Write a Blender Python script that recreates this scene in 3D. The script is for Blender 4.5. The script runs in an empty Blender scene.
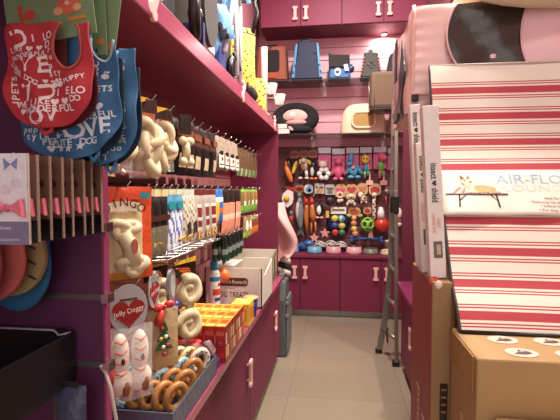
import bpy, math, random
from mathutils import Vector, Matrix
random.seed(7)
PI = math.pi
scene = bpy.context.scene
COL = scene.collection
# ------------------------------------------------------------------ camera
FPX, EYE = 440.0, 1.45
TH = math.atan(20/440); YAW = math.atan(60/440*math.cos(TH))
cam = bpy.data.cameras.new('camera'); camo = bpy.data.objects.new('camera', cam); COL.objects.link(camo)
cam.sensor_width = 36; cam.sensor_fit = 'HORIZONTAL'; cam.lens = FPX/560*36; cam.clip_start = .02
camo.location = (0, 0, EYE); camo.rotation_euler = (PI/2-TH, 0, YAW)
scene.camera = camo
_R = camo.rotation_euler.to_matrix()
def at(px, py, Y):
    """point at depth Y that the photograph shows at px, py"""
    d = _R @ Vector(((px-280)/FPX, -(py-210)/FPX, -1))
    return Vector((0, 0, EYE)) + d*(Y/d.y)
# ------------------------------------------------------------------ materials
_MC = {}
def lin(c): return tuple((v/255/12.92 if v/255 <= .04045 else ((v/255+.055)/1.055)**2.4) for v in c)
def M(c, rough=.55, metal=0.0, noise=.10, scale=30.0, emit=0, coat=0, bump=0):
    g_ = .3*c[0]+.59*c[1]+.11*c[2]; c = tuple(v+(g_-v)*.13 for v in c)
    k = (tuple(c), rough, metal, noise, scale, emit, coat, bump)
    if k in _MC: return _MC[k]
    m = bpy.data.materials.new('surface'); m.use_nodes = True
    nt = m.node_tree; b = nt.nodes['Principled BSDF']
    r, g, bl = lin(c)
    tc = nt.nodes.new('ShaderNodeTexCoord'); nz = nt.nodes.new('ShaderNodeTexNoise'); nz.inputs['Scale'].default_value = scale
    nz.inputs['Detail'].default_value = 3
    nt.links.new(tc.outputs['Object'], nz.inputs['Vector'])
    mx = nt.nodes.new('ShaderNodeMix'); mx.data_type = 'RGBA'
    mx.inputs['A'].default_value = (r*(1-noise), g*(1-noise), bl*(1-noise), 1)
    mx.inputs['B'].default_value = (min(1, r*(1+noise)), min(1, g*(1+noise)), min(1, bl*(1+noise)), 1)
    nt.links.new(nz.outputs['Fac'], mx.inputs['Factor'])
    nt.links.new(mx.outputs['Result'], b.inputs['Base Color'])
    b.inputs['Roughness'].default_value = rough; b.inputs['Metallic'].default_value = metal
    b.inputs['Coat Weight'].default_value = coat; b.inputs['Coat Roughness'].default_value = .15
    if bump:
        bp = nt.nodes.new('ShaderNodeBump'); bp.inputs['Strength'].default_value = bump; bp.inputs['Distance'].default_value = .01
        nt.links.new(nz.outputs['Fac'], bp.inputs['Height']); nt.links.new(bp.outputs['Normal'], b.inputs['Normal'])
    if emit:
        b.inputs['Emission Color'].default_value = (r, g, bl, 1); b.inputs['Emission Strength'].default_value = emit
    _MC[k] = m
    return m
def clear(tint=(255, 255, 255), a=.22, rough=.12):
    k = ('clear', tint, a, rough)
    if k in _MC: return _MC[k]
    m = bpy.data.materials.new('clear_plastic'); m.use_nodes = True; nt = m.node_tree
    b = nt.nodes['Principled BSDF']; b.inputs['Base Color'].default_value = (*lin(tint), 1); b.inputs['Roughness'].default_value = rough
    tr = nt.nodes.new('ShaderNodeBsdfTransparent'); mx = nt.nodes.new('ShaderNodeMixShader')
    nz = nt.nodes.new('ShaderNodeTexNoise'); nz.inputs['Scale'].default_value = 25
    mr = nt.nodes.new('ShaderNodeMapRange'); mr.inputs['To Min'].default_value = a*.4; mr.inputs['To Max'].default_value = a*1.7
    nt.links.new(nz.outputs['Fac'], mr.inputs['Value']); nt.links.new(mr.outputs['Result'], mx.inputs['Fac'])
    nt.links.new(tr.outputs[0], mx.inputs[1]); nt.links.new(b.outputs[0], mx.inputs[2])
    nt.links.new(mx.outputs[0], nt.nodes['Material Output'].inputs['Surface'])
    _MC[k] = m
    return m
# ------------------------------------------------------------------ mesh builder
_TC = {}
def text_mesh(body, font_size, bold=0.0):
    k = (body, font_size, bold)
    if k not in _TC:
        cu = bpy.data.curves.new('t', 'FONT'); cu.body = body; cu.size = font_size; cu.resolution_u = 2; cu.offset = bold; cu.align_x = 'CENTER'; cu.align_y = 'CENTER'
        o = bpy.data.objects.new('t', cu)
        me = bpy.data.meshes.new_from_object(o)
        _TC[k] = ([tuple(v.co) for v in me.vertices], [tuple(p.vertices) for p in me.polygons])
        bpy.data.meshes.remove(me); bpy.data.objects.remove(o); bpy.data.curves.remove(cu)
    return _TC[k]
class MB:
    def __init__(s): s.v = []; s.f = []; s.mi = []; s.mats = []; s.sm = []
    def add(s, vs, fs, mat, T=None, smooth=False):
        o = len(s.v)
        for p in vs:
            p = Vector(p)
            s.v.append(T @ p if T is not None else p)
        for i, f in enumerate(fs):
            m = mat[i] if isinstance(mat, list) else mat
            if m not in s.mats: s.mats.append(m)
            s.f.append(tuple(o+j for j in f)); s.mi.append(s.mats.index(m)); s.sm.append(smooth)
        return s
    def box(s, c, d, mat, T=None):
        x, y, z = c; a, b, e = d[0]/2, d[1]/2, d[2]/2
        vs = [(x+i*a, y+j*b, z+k*e) for i in (-1, 1) for j in (-1, 1) for k in (-1, 1)]
        return s.add(vs, [(0,1,3,2),(4,6,7,5),(0,4,5,1),(2,3,7,6),(0,2,6,4),(1,5,7,3)], mat, T)
    def bb(s, x0, x1, y0, y1, z0, z1, mat, T=None):
        return s.box(((x0+x1)/2, (y0+y1)/2, (z0+z1)/2), (abs(x1-x0), abs(y1-y0), abs(z1-z0)), mat, T)
    def tube(s, pts, r, mat, n=8, closed=False, T=None, caps=True):
        pts = [Vector(p) for p in pts]; N = len(pts)
        rs = r if isinstance(r, (list, tuple)) else [r]*N
        up = None; vs = []
        for i, p in enumerate(pts):
            a = pts[(i-1) % N] if (closed or i > 0) else p
            b = pts[(i+1) % N] if (closed or i < N-1) else p
            t = (b-a); t = t.normalized() if t.length > 1e-9 else Vector((0, 0, 1))
            if up is None: up = t.orthogonal().normalized()
            up = up - t*up.dot(t)
            up = up.normalized() if up.length > 1e-6 else t.orthogonal().normalized()
            sd = t.cross(up)
            for k in range(n):
                an = 2*PI*k/n
                vs.append(p+(up*math.cos(an)+sd*math.sin(an))*rs[i])
        fs = []
        for i in range(N if closed else N-1):
            j = (i+1) % N
            for k in range(n):
                l = (k+1) % n
                fs.append((i*n+k, i*n+l, j*n+l, j*n+k))
        if not closed and caps:
            fs.append(tuple(range(n))[::-1]); fs.append(tuple((N-1)*n+k for k in range(n)))
        return s.add(vs, fs, mat, T, True)
    def lathe(s, prof, mat, n=20, T=None, closed=False):
        vs = []; fs = []
        for (r, z) in prof:
            for k in range(n): vs.append((r*math.cos(2*PI*k/n), r*math.sin(2*PI*k/n), z))
        P = len(prof)
        for i in range(P if closed else P-1):
            j = (i+1) % P
            for k in range(n):
                l = (k+1) % n
                fs.append((i*n+k, i*n+l, j*n+l, j*n+k))
        if not closed:
            if prof[0][0] > 1e-5: fs.append(tuple(range(n))[::-1])
            if prof[-1][0] > 1e-5: fs.append(tuple((P-1)*n+k for k in range(n)))
        return s.add(vs, fs, mat, T, True)
    def ell(s, c, r, mat, n=12, T=None):
        if not isinstance(r, (list, tuple)): r = (r, r, r)
        h = max(4, n//2)
        prof = [(max(1e-4, math.sin(PI*i/h)), -math.cos(PI*i/h)) for i in range(h+1)]
        Q = Matrix.Translation(c) @ Matrix.Diagonal((r[0], r[1], r[2], 1))
        return s.lathe(prof, mat, n, (T @ Q) if T is not None else Q)
    def torus(s, c, R, r, mat, T=None, n=18, k=8, sx=1, sz=1, axis='Y'):
        pts = []
        for i in range(n):
            a = 2*PI*i/n; u, w = R*math.cos(a)*sx, R*math.sin(a)*sz
            pts.append({'Y': (c[0]+u, c[1], c[2]+w), 'X': (c[0], c[1]+u, c[2]+w), 'Z': (c[0]+u, c[1]+w, c[2])}[axis])
        return s.tube(pts, r, mat, k, True, T)
    def prism(s, poly, y0, y1, mat, T=None):
        """polygon in the XZ plane, extruded from y0 (front) to y1"""
        n = len(poly)
        ar = sum(poly[i][0]*poly[(i+1) % n][1]-poly[(i+1) % n][0]*poly[i][1] for i in range(n))
        if ar < 0: poly = poly[::-1]
        vs = [(p[0], y0, p[1]) for p in poly]+[(p[0], y1, p[1]) for p in poly]
        fs = [tuple(range(n)), tuple(range(2*n-1, n-1, -1))]+[(i, i+n, (i+1) % n+n, (i+1) % n) for i in range(n)]
        return s.add(vs, fs, mat, T)
    def sheet(s, fn, nu, nv, mat, T=None, smooth=True):
        """fn(u,v)->point; mat may be fn(u,v)->material"""
        vs = [fn(i/nu, j/nv) for j in range(nv+1) for i in range(nu+1)]
        fs = []; ms = []
        for j in range(nv):
            for i in range(nu):
                a = j*(nu+1)+i
                fs.append((a, a+1, a+nu+2, a+nu+1)); ms.append(mat((i+.5)/nu, (j+.5)/nv) if callable(mat) else mat)
        return s.add(vs, fs, ms, T, smooth)
    def text(s, body, size, pos, mat, T=None, wx=1.0, warp=None, rot=0.0, bold=0.0):
        vs, fs = text_mesh(body, 1.0, bold)
        c, q = math.cos(rot), math.sin(rot); out = []
        for x, y, _ in vs:
            x *= size*wx; y *= size
            x, y = x*c-y*q, x*q+y*c
            X, Y, Z = pos[0]+x, pos[1], pos[2]+y
            if warp: Y = warp(X, Z)
            out.append((X, Y, Z))
        return s.add(out, fs, mat, T)
    def build(s, name, parent=None, bevel=0, sub=0, solid=0, label=None, loc=None, rot=None):
        me = bpy.data.meshes.new(name)
        me.from_pydata([tuple(v) for v in s.v], [], s.f)
        for m in s.mats: me.materials.append(m)
        me.polygons.foreach_set('material_index', s.mi)
        me.polygons.foreach_set('use_smooth', s.sm)
        me.update()
        o = bpy.data.objects.new(name, me); COL.objects.link(o)
        if parent is not None: o.parent = parent
        if loc is not None: o.location = loc
        if rot is not None: o.rotation_euler = rot
        if solid:
            m = o.modifiers.new('solid', 'SOLIDIFY'); m.thickness = solid; m.offset = 0
        if bevel:
            m = o.modifiers.new('bevel', 'BEVEL'); m.width = bevel; m.segments = 2; m.limit_method = 'ANGLE'; m.angle_limit = .7
        if sub:
            m = o.modifiers.new('sub', 'SUBSURF'); m.levels = sub; m.render_levels = sub
        if label: o['label'] = label
        return o
def tag(o, label, cat, group=None):
    o['label'] = label; o['category'] = cat
    if group: o['group'] = group
    return o
def thing(name, label, cat, loc=(0, 0, 0), rz=0, group=None, rot=None):
    o = bpy.data.objects.new(name, None); COL.objects.link(o); o.empty_display_size = .05
    o.location = loc; o.rotation_euler = rot if rot else (0, 0, rz)
    return tag(o, label, cat, group)
def struct(mb, name, **k):
    o = mb.build(name, **k); o['kind'] = 'structure'; return o
def copy_thing(root, loc, label, rz=None):
    r = root.copy(); COL.objects.link(r); r.location = loc; r['label'] = label
    if rz is not None: r.rotation_euler = (0, 0, rz)
    for ch in list(root.children):
        c = ch.copy(); COL.objects.link(c); c.parent = r
        for g in list(ch.children):
            d = g.copy(); COL.objects.link(d); d.parent = c
    return r
ORD = ['first', 'second', 'third', 'fourth', 'fifth', 'sixth', 'seventh', 'eighth', 'ninth', 'tenth', 'eleventh', 'twelfth']
def RX(a): return Matrix.Rotation(a, 4, 'X')
def RY(a): return Matrix.Rotation(a, 4, 'Y')
def RZ(a): return Matrix.Rotation(a, 4, 'Z')
def TR(x, y=0, z=0): return Matrix.Translation((x, y, z))
def bone_poly(w, h, k=7):
    """upright bone outline, w wide, h tall"""
    r = w*.28; P = []
    def arc(cx, cz, a0, a1):
        for i in range(k+1):
            a = a0+(a1-a0)*i/k; P.append((cx+r*math.cos(a), cz+r*math.sin(a)))
    cx, cz = w/2-r, h/2-r
    arc(cx, cz, -PI*.45, PI*.75); arc(-cx, cz, PI*.25, PI*1.45)
    arc(-cx, -cz, PI*.55, PI*1.75); arc(cx, -cz, PI*1.25, PI*2.45)
    return P
def ring(n, rx, rz, cx=0, cz=0, a0=0, a1=2*PI, incl=False):
    return [(cx+rx*math.cos(a0+(a1-a0)*i/(n-(1 if incl else 0))), cz+rz*math.sin(a0+(a1-a0)*i/(n-(1 if incl else 0)))) for i in range(n)]
def star(r, n=5, q=.45): return [((r if i % 2 == 0 else r*q)*math.cos(PI/2+PI*i/n), (r if i % 2 == 0 else r*q)*math.sin(PI/2+PI*i/n)) for i in range(2*n)]
def heart(r): return [(r*.062*16*math.sin(t)**3, r*.062*(13*math.cos(t)-5*math.cos(2*t)-2*math.cos(3*t)-math.cos(4*t))) for t in [2*PI*i/24 for i in range(24)]]
def rrect(w, h, r, cx=0, cz=0, k=4):
    P = []
    for (sx, sz, a) in ((1, 1, 0), (-1, 1, PI/2), (-1, -1, PI), (1, -1, PI*1.5)):
        for i in range(k+1):
            t = a+PI/2*i/k; P.append((cx+sx*(w/2-r)+r*math.cos(t), cz+sz*(h/2-r)+r*math.sin(t)))
    return P

# ------------------------------------------------------------------ common colours
PUR = M((126, 25, 63), .6, 0, .04, 6)
PURD = M((106, 27, 54), .6, 0, .04, 6)
MAU = M((140, 74, 80), .5, 0, .05, 8)
MAUD = M((116, 60, 66), .5, 0, .05, 8)
PINK = M((226, 158, 172), .5, 0, .04, 6)
BONE = M((238, 176, 168), .35, 0, .03, 10)
CHROME = M((200, 198, 195), .22, 1, .02)
STEEL = M((150, 145, 138), .35, 1, .05)
ALU = M((120, 116, 116), .4, .9, .05)
BLK = M((22, 21, 22), .45); BLKG = M((26, 24, 25), .2, coat=.4)
WHT = M((236, 230, 222), .45); CARD = M((176, 132, 78), .75, 0, .08, 14)
RAW = M((214, 196, 152), .5, 0, .12, 24)
GLASS = clear((210, 230, 225), .25, .05)
BAGC = clear((255, 255, 255), .16, .15)

# ------------------------------------------------------------------ setting
XL, XR, YB = -1.0, 1.25, 5.42
def floor_mat():
    m = M((172, 158, 138), .22, 0, .05, 3, coat=.2); nt = m.node_tree; b = nt.nodes['Principled BSDF']
    tc = nt.nodes.new('ShaderNodeTexCoord'); br = nt.nodes.new('ShaderNodeTexBrick'); mp = nt.nodes.new('ShaderNodeMapping')
    mp.inputs['Location'].default_value = (.352, .18, 0)
    br.offset = 0; br.inputs['Scale'].default_value = 1; br.inputs['Brick Width'].default_value = .8; br.inputs['Row Height'].default_value = .8
    br.inputs['Mortar Size'].default_value = .003; br.inputs['Mortar Smooth'].default_value = .3
    br.inputs['Color1'].default_value = (*lin((146, 133, 115)), 1); br.inputs['Color2'].default_value = (*lin((142, 129, 111)), 1)
    br.inputs['Mortar'].default_value = (*lin((124, 113, 98)), 1)
    nt.links.new(tc.outputs['Object'], mp.inputs['Vector']); nt.links.new(mp.outputs[0], br.inputs['Vector'])
    nt.links.new(br.outputs['Color'], b.inputs['Base Color'])
    return m
struct(MB().bb(-2.2, 2.4, -2.5, YB+.1, -.1, 0, floor_mat()), 'floor')
struct(MB().bb(-2.2, 2.4, -2.5, YB+.1, 4.0, 4.1, M((214, 205, 200), .8)), 'ceiling')
struct(MB().bb(XL-.1, XL, -1.0, YB, 0, 4.0, M((176, 110, 126), .6)), 'wall_left')
struct(MB().bb(XR, XR+.1, -1.0, YB, 0, 4.0, M((176, 110, 126), .6)), 'wall_right')
w = MB().bb(XL-.1, XR+.1, YB, YB+.1, 0, 4.0, PINK)
z = 1.975
while z < 3.2:      # pink slatwall boards, one groove between each two
    w.bb(XL, XR, YB-.018, YB, z+.004, z+.142, PINK); w.bb(XL, XR, YB-.006, YB, z-.004, z+.004, M((120, 84, 90), .5)); z += .148
struct(w, 'wall_back')

# ------------------------------------------------------------------ back run of cabinets
def handle(parent, p, h=.155, w=.062, rz=0):
    mb = MB().prism(bone_poly(w, h), -.028, -.012, BONE).box((0, -.008, h*.28), (.014, .018, .014), BONE).box((0, -.008, -h*.28), (.014, .018, .014), BONE)
    return mb.build('handle', parent, bevel=.004, loc=p, rot=(0, 0, rz))
YC = 4.97
def cabinet(name, label, x0, x1, z0, z1, yfront, yback, hz, group, plinth=0, hside=(1, -1)):
    t = thing(name, label, 'cabinet', ((x0+x1)/2, yfront, z0 if not plinth else 0), 0, group)
    W = x1-x0; ob = z0 if not plinth else 0
    MB().bb(-W/2, W/2, .022, yback-yfront, z0-ob, z1-ob, PURD).build('body', t)
    if plinth: MB().bb(-W/2, W/2, .06, .09, 0.002, plinth-.002, STEEL).build('plinth', t)
    for i, sx in enumerate((-1, 1)):
        d = MB().box((0, .01, 0), (W/2-.006, .02, z1-z0-.008), PUR).build('door', t, bevel=.003, loc=(sx*W/4, 0, (z0+z1)/2-ob))
        if hside[i]: handle(d, (hside[i]*(W/4-.06), 0, hz-(z0+z1)/2))
    return t
B = 'base cabinets along the back wall'; U = 'wall cupboards over the back wall'
for i, (a, b, l, lu) in enumerate(((-.99, -.903, '', ''), (-.9, 0.006, 'maroon two-door base cabinet below the blue and pink bowls, left of the two', 'magenta two-door wall cupboard above the orange and navy carriers'),
                      (.009, .912, 'maroon two-door base cabinet behind the ladder, right of the two', 'magenta two-door wall cupboard above the grey carrier, beside the pink tent'))):
    if not l: continue
    cabinet('base_cabinet', l, a, b, .075, .675, YC, YB-.03, .515, B, .07)
    cabinet('wall_cupboard', lu, a, b, 3.27, 3.95, YC, YB, 3.41, U)
t = MB().bb(-.93, .95, YC-.015, YB-.02, .68, .715, PUR).build('worktop', bevel=.004)
tag(t, 'long maroon worktop on the back cabinets carrying the feeding bowls', 'worktop')
# toy board with its hooks
tb = thing('display_board', 'dark mauve board on the back wall hung with dog toys', 'display board', (0, YB-.04, .72))
mb = MB().bb(-.95, 1.0, 0, .036, 0, 1.25, MAUD)
for k in range(1, 9): mb.bb(-.95, 1.0, -.003, 0, k*.148, k*.148+.008, M((84, 40, 48), .5))
mb.build('panel', tb)
BOARD_HOOKS = tb
# glass shelves
def glass_shelf(label, z, x0, x1, y0, brs):
    t = thing('glass_shelf', label, 'shelf', ((x0+x1)/2, YB-.02, z))
    o = (x0+x1)/2
    MB().bb(x0-o, x1-o, y0-YB+.02, -.001, -.012, 0, clear((70, 80, 80), .6, .08)).build('pane', t)
    for x in brs: MB().box((x-o, -.12, -.03), (.018, .24, .035), M((205, 190, 185), .3, .6)).box((x-o, -.006, -.06), (.04, .012, .12), M((215, 205, 200), .35, .4)).build('bracket', t)
    return t
glass_shelf('upper glass shelf on the pink wall carrying the pet carriers', 2.70, -.96, .66, 5.02, (-.19, .5))
glass_shelf('lower glass shelf on the pink wall carrying the pet beds', 2.085, -.96, .98, 4.97, (-.33, .50))
t = thing('hanging_shelf', 'small glass shelf hung from the upper shelf under the brown cube pouf', 'shelf', (.45, 4.85, 2.298))
MB().box((0, 0, -.006), (.30, .34, .012), clear((70, 80, 80), .6, .08)).build('pane', t)
for s in (-1, 1): MB().tube([(s*.14, .155, -.012), (s*.14, .155, .39), (s*.14, .20, .40)], .004, CHROME, 6).build('hanger_rod', t)
MB1 = MB  # alias

# ------------------------------------------------------------------ left gondola
XB, XF, Y0, Y1 = -.93, -.52, 1.03, 3.70
su = thing('display_shelving', 'tall mauve shelving along the left wall hung with dog treats', 'shelving', (XB, (Y0+Y1)/2, .72))
oy = (Y0+Y1)/2; oz = .72
def L(x0, x1, y0, y1, z0, z1, mat, mb=None):
    mb = mb or MB(); return mb.bb(x0-XB, x1-XB, y0-oy, y1-oy, z0-oz, z1-oz, mat)
m_ = L(XB-.03, XB, Y0, Y1, .72, 1.93, M((176, 104, 104), .5, 0, .05, 8))
for k in range(8):
    zz = .80+k*.148; L(XB, XB+.002, Y0, Y1, zz, zz+.008, M((96, 48, 54), .5), m_)
m_.build('back_panel', su)
ts = L(XB-.03, XF, .1, Y1+.02, 1.93, 2.0, M((166, 62, 92), .3, 0, .04, 6, coat=.3)).build('top_shelf', su, bevel=.004)
for (yy, zz) in ((1.21, 1.985), (2.36, 1.985), (3.52, 1.985)):
    MB().prism(bone_poly(.065, .12), 0, .014, BONE, RZ(PI/2) @ RY(.5)).build('bone_ornament', ts, bevel=.003, loc=(XF-XB+.003, yy-oy, zz-oz))
L(XB, XF, Y1-.02, Y1, .72, 1.93, PUR).build('end_panel', su)
# divider facing the near bay, aluminium grooves
dv = L(XB-.03, -.58, Y0-.02, Y0, 0.72, 1.93, M((84, 34, 72), .4, 0, .04, 6))
for zz in (1.185, 1.015, 1.36): L(XB, -.582, Y0-.024, Y0-.02, zz-.007, zz+.007, ALU, dv)
L(-.58, -.574, Y0-.022, Y0+.002, .72, 1.93, M((140, 50, 88), .35), dv)
dv.build('divider', su)
def wall_hook(y, z, x1=-.615):
    MB().tube([(0, y-oy, z-oz), (x1-XB, y-oy, z-oz), (x1-XB+.012, y-oy, z-oz+.014)], .003, CHROME, 6).box((.004, y-oy, z-oz), (.006, .02, .03), CHROME).build('hook', su)
for y, z in ((1.035, 1.36), (1.035, 1.185), (1.035, 1.015)):
    MB().box((-.565-XB, y-.03-oy, z-oz), (.018, .03, .022), CHROME).build('clip', su)
L(XB, XB+.012, Y0+.03, Y1-.03, 1.468, 1.48, M((60, 34, 38), .4, .3)).build('hook_rail', su)
# base cabinets under the counter
wt = MB().bb(XL+.002, -.478, .98, Y1, .68, .715, M((164, 62, 92), .22, 0, .04, 6, coat=.4)).build('worktop', bevel=.003)
tag(wt, 'glossy magenta counter below the treats on the left', 'worktop')
for i, (a, b) in enumerate(((.98, 1.42), (1.425, 2.42), (2.425, 3.40), (3.405, 3.68))):
    t = thing('base_cabinet', ['maroon base cabinet at the near end of the left counter', 'maroon base cabinet on the left below the red cartons, its bone handle nearer the camera', 'maroon base cabinet on the left below the white treat carton, its bone handle farther away', 'narrow maroon base cabinet at the left counter end beside the grey folded step'][i], 'cabinet', (-.75, (a+b)/2, 0), 0, 'base cabinets along the left wall')
    W = b-a
    MB().bb(-.248, .225, -W/2, W/2, .075, .678, PURD).build('body', t)
    MB().bb(-.24, .17, -W/2, W/2, .001, .074, PURD).build('plinth', t)
    d = MB().box((0, .01, 0), (W-.008, .02, .59), PUR).build('door', t, bevel=.003, loc=(.247, 0, .377), rot=(0, 0, PI/2))
    if i < 3: handle(d, (W/2-.07, 0, .06))
# ------------------------------------------------------------------ packs on the left hooks
def pouch(w, h, t, colfn, z1=0.0, nu=10, nv=16, rip=.0015, pw=.55):
    """pillow bag hanging from z1 down, front towards -Y"""
    mb = MB(); ph = random.random()*6
    for s in (-1, 1):
        def fn(u, v, s=s):
            b = (max(0, math.sin(PI*u))**pw)*(max(0, math.sin(PI*v))**pw)
            y = s*(t/2*b+(rip*math.sin(9*u*PI+7*v+ph)*b))
            return ((u-.5)*w*(1-.04*math.sin(PI*v)), y, z1-h+v*h)
        mb.sheet(fn, nu, nv, colfn if s < 0 else (lambda u, v: colfn(.02, v)))
    return mb
def trefoil_knot(c, R, r, mat, mb, sx=1, sy=1, sz=1, n=42, ph=0, T=None):
    pts = []
    for i in range(n):
        a = 2*PI*i/n
        x = (math.sin(a)+2*math.sin(2*a))/3; z = (math.cos(a)-2*math.cos(2*a))/3; y = -math.sin(3*a)/3
        q = Matrix.Rotation(ph, 3, 'Y') @ Vector((x, y, z))
        pts.append((c[0]+q.x*R*sx, c[1]+q.y*R*sy, c[2]+q.z*R*sz))
    mb.tube(pts, r, mat, 8, True, T)
def C(*c, **k): return M(c, k.get('r', .3), 0, .10, 40, bump=0 if 'r' in k else .35)
K = {}
def kind(key, name, cat, desc, w, h, t, fn, header=None, label=None, extra=None, where='bag'):
    K[key] = dict(name=name, cat=cat, desc=desc, w=w, h=h, t=t, fn=fn, header=header, label=label, extra=extra)
dk, brn, bei = C(26, 23, 22), C(92, 54, 36), C(206, 184, 142)
kind('black', 'treat_pouch', 'treat pouch', 'black treat pouch with a beige window', .145, .225, .04,
     lambda u, v: bei if (.14 < v < .40 and .40 < u < .8) else (brn if (.55 < v < .72 and .12 < u < .88) else dk), label=((.07, .028), -.052, C(150, 84, 52), None))
gr, lg = C(150, 138, 128), C(214, 204, 190)
kind('white', 'sachet', 'treat sachet', 'grey clear sachet with a white bottle-shaped label', .09, .175, .03,
     lambda u, v: C(188, 170, 150) if v > .5 else C(160, 142, 128), label=((.062, .07), -.125, C(238, 232, 222), 'flame'))
kind('brown', 'treat_bag', 'treat bag', 'brown treat bag with a green foot', .10, .16, .03,
     lambda u, v: C(214, 200, 168) if (v < .3 and u > .45) else (C(92, 128, 66) if v < .3 else C(112, 84, 58)), header=((C(120, 96, 70)), .022))
kind('cream', 'rawhide_pack', 'rawhide pack', 'clear pack of flat cream rawhide strips', .11, .25, .04,
     lambda u, v: C(238, 220, 168) if int(u*5) % 2 == 0 else C(222, 200, 148))
grn = C(116, 116, 84)
kind('window', 'treat_pouch', 'treat pouch', 'black treat pouch with a grey-green clear lower half', .10, .215, .035,
     lambda u, v: dk if v > .52 else (C(112, 106, 84) if .1 < u < .9 else C(50, 48, 40)), header=(C(222, 206, 150), .03), label=((.07, .02), -.10, C(74, 40, 30), None))
kind('blue', 'treat_bag', 'treat bag', 'blue and white glossy treat bag', .10, .235, .03,
     lambda u, v: C(70, 150, 190) if v > .72 else (C(224, 226, 230) if (u+v) % .4 < .24 else C(96, 116, 190)), header=(C(226, 214, 172), .025), label=((.05, .03), -.06, C(30, 150, 160), None))
kind('mesh', 'bone_pack', 'bone pack', 'clear pack of small white knotted bones', .10, .22, .05,
     lambda u, v: C(206, 196, 176) if (int(u*10)+int(v*16)) % 3 else C(140, 122, 100), header=(C(196, 206, 190), .025), label=((.03, .05), -.16, C(58, 44, 40), None))
red, gry = C(132, 38, 34), C(160, 150, 140)
kind('redsq', 'treat_bag', 'treat bag', 'silver grey treat bag with two dark red squares', .125, .235, .04,
     lambda u, v: red if (.3 < u < .85 and (.58 < v < .72 or .38 < v < .52)) else (gry if u < .3 or v > .84 else C(206, 198, 188)), header=(C(110, 40, 34), .03), label=((.06, .045), -.205, C(196, 150, 92), 'ring'))
kind('yellow', 'treat_bag', 'treat bag', 'blue treat bag with yellow panel and orange arc', .12, .19, .04,
     lambda u, v: C(240, 180, 40) if (u < .45 and v < .62) else (C(232, 96, 44) if (.3 < v < .45) else (C(226, 232, 236) if .62 < v < .74 else C(44, 112, 190))))
kind('pink', 'treat_bag', 'treat bag', 'treat bag black above and salmon pink below', .12, .26, .035,
     lambda u, v: C(34, 26, 26) if (v > .70 or u < .12) else (C(238, 190, 160) if .3 < v < .42 else C(226, 138, 108)))
kind('green', 'treat_bag', 'treat bag', 'green and orange treat bag with a white band', .10, .165, .03,
     lambda u, v: C(120, 176, 58) if (v < .3 or v > .86) else (C(228, 226, 196) if (.3 < v < .5 and u > .3) else C(206, 130, 46) if u > .5 else C(120, 104, 60)))
kind('orange', 'treat_bag', 'treat bag', 'orange brown treat bag on the lower hook', .09, .14, .03,
     lambda u, v: C(220, 116, 40) if v < .45 else (C(150, 150, 90) if v > .8 else C(128, 66, 38)))
kind('dogbag', 'treat_bag', 'treat bag', 'lime treat bag showing a white dog head', .10, .15, .03,
     lambda u, v: C(150, 200, 60) if v < .25 else (C(238, 232, 218) if (u-.5)**2*4+(v-.55)**2*5 < .3 else C(150, 120, 70)))
kind('bottle', 'bottle_pack', 'bottle pack', 'dark green bottle-shaped pack with a grey label', .055, .17, .04,
     lambda u, v: C(22, 30, 26) if v > .55 else (C(126, 132, 124) if .3 < v < .48 else C(20, 62, 48)))
def make_pack(key, label, loc, rz, group=None):
    k = K[key]; t = thing(k['name'], label, k['cat'], loc, rz, group)
    hh = 0
    if k['header']:
        hh = k['header'][1]
        MB().box((0, 0, -hh/2+.006), (k['w']*.92, .004, hh), k['header'][0]).build('header_card', t)
    b = pouch(k['w'], k['h'], k['t'], k['fn'], z1=.008-hh).build('bag', t)
    if k['label']:
        (lw, lh), lz, lm, ex = k['label']
        T = TR(0, -k['t']/2-.003, lz)
        mb = MB().prism(rrect(lw, lh, .006), 0, .002, lm, T)
        if ex == 'flame': mb.prism(ring(12, .013, .011, .008, .01), -.001, 0, C(236, 160, 40), T).prism(ring(10, .007, .009, .008, .012), -.002, -.001, C(60, 40, 30), T).box((0, -.001, -.018), (.05, .001, .006), C(90, 84, 80), T).box((0, -.001, .043), (.03, .004, .02), C(40, 36, 34), T)
        if ex == 'ring': mb.prism(ring(14, .014, .014), -.001, 0, C(110, 62, 34), T).prism(ring(12, .006, .006), -.002, -.001, C(224, 198, 150), T)
        mb.build('label', t)
    return t
# (kind, [hook Y ...], z, number on each hook, row words)
ROWS = [
 ('cream', [1.135], 1.735, 1, 'top'), ('black', [1.70, 1.79, 1.90, 2.03, 2.16], 1.735, 2, 'top'), ('white', [2.30, 2.42, 2.54, 2.66], 1.735, 2, 'top'),
 ('brown', [2.80, 2.93, 3.06, 3.19, 3.32], 1.72, 1, 'top'),
 ('window', [1.34, 1.40, 1.465, 1.53], 1.455, 1, 'middle'), ('blue', [1.60, 1.68], 1.455, 1, 'middle'), ('mesh', [1.76, 1.835], 1.455, 1, 'middle'),
 ('redsq', [1.93, 2.04, 2.15], 1.455, 1, 'middle'), ('yellow', [2.27], 1.455, 1, 'middle'), ('pink', [2.42, 2.56, 2.72], 1.455, 2, 'middle'),
 ('green', [2.90, 3.03, 3.16, 3.30], 1.455, 1, 'middle'), ('orange', [3.20, 3.34], 1.255, 1, 'lower'), ('dogbag', [2.98, 3.09], 1.265, 1, 'lower'), ('bottle', [2.40, 2.50, 2.60, 2.70, 2.80], 1.20, 2, 'lower')]
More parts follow.
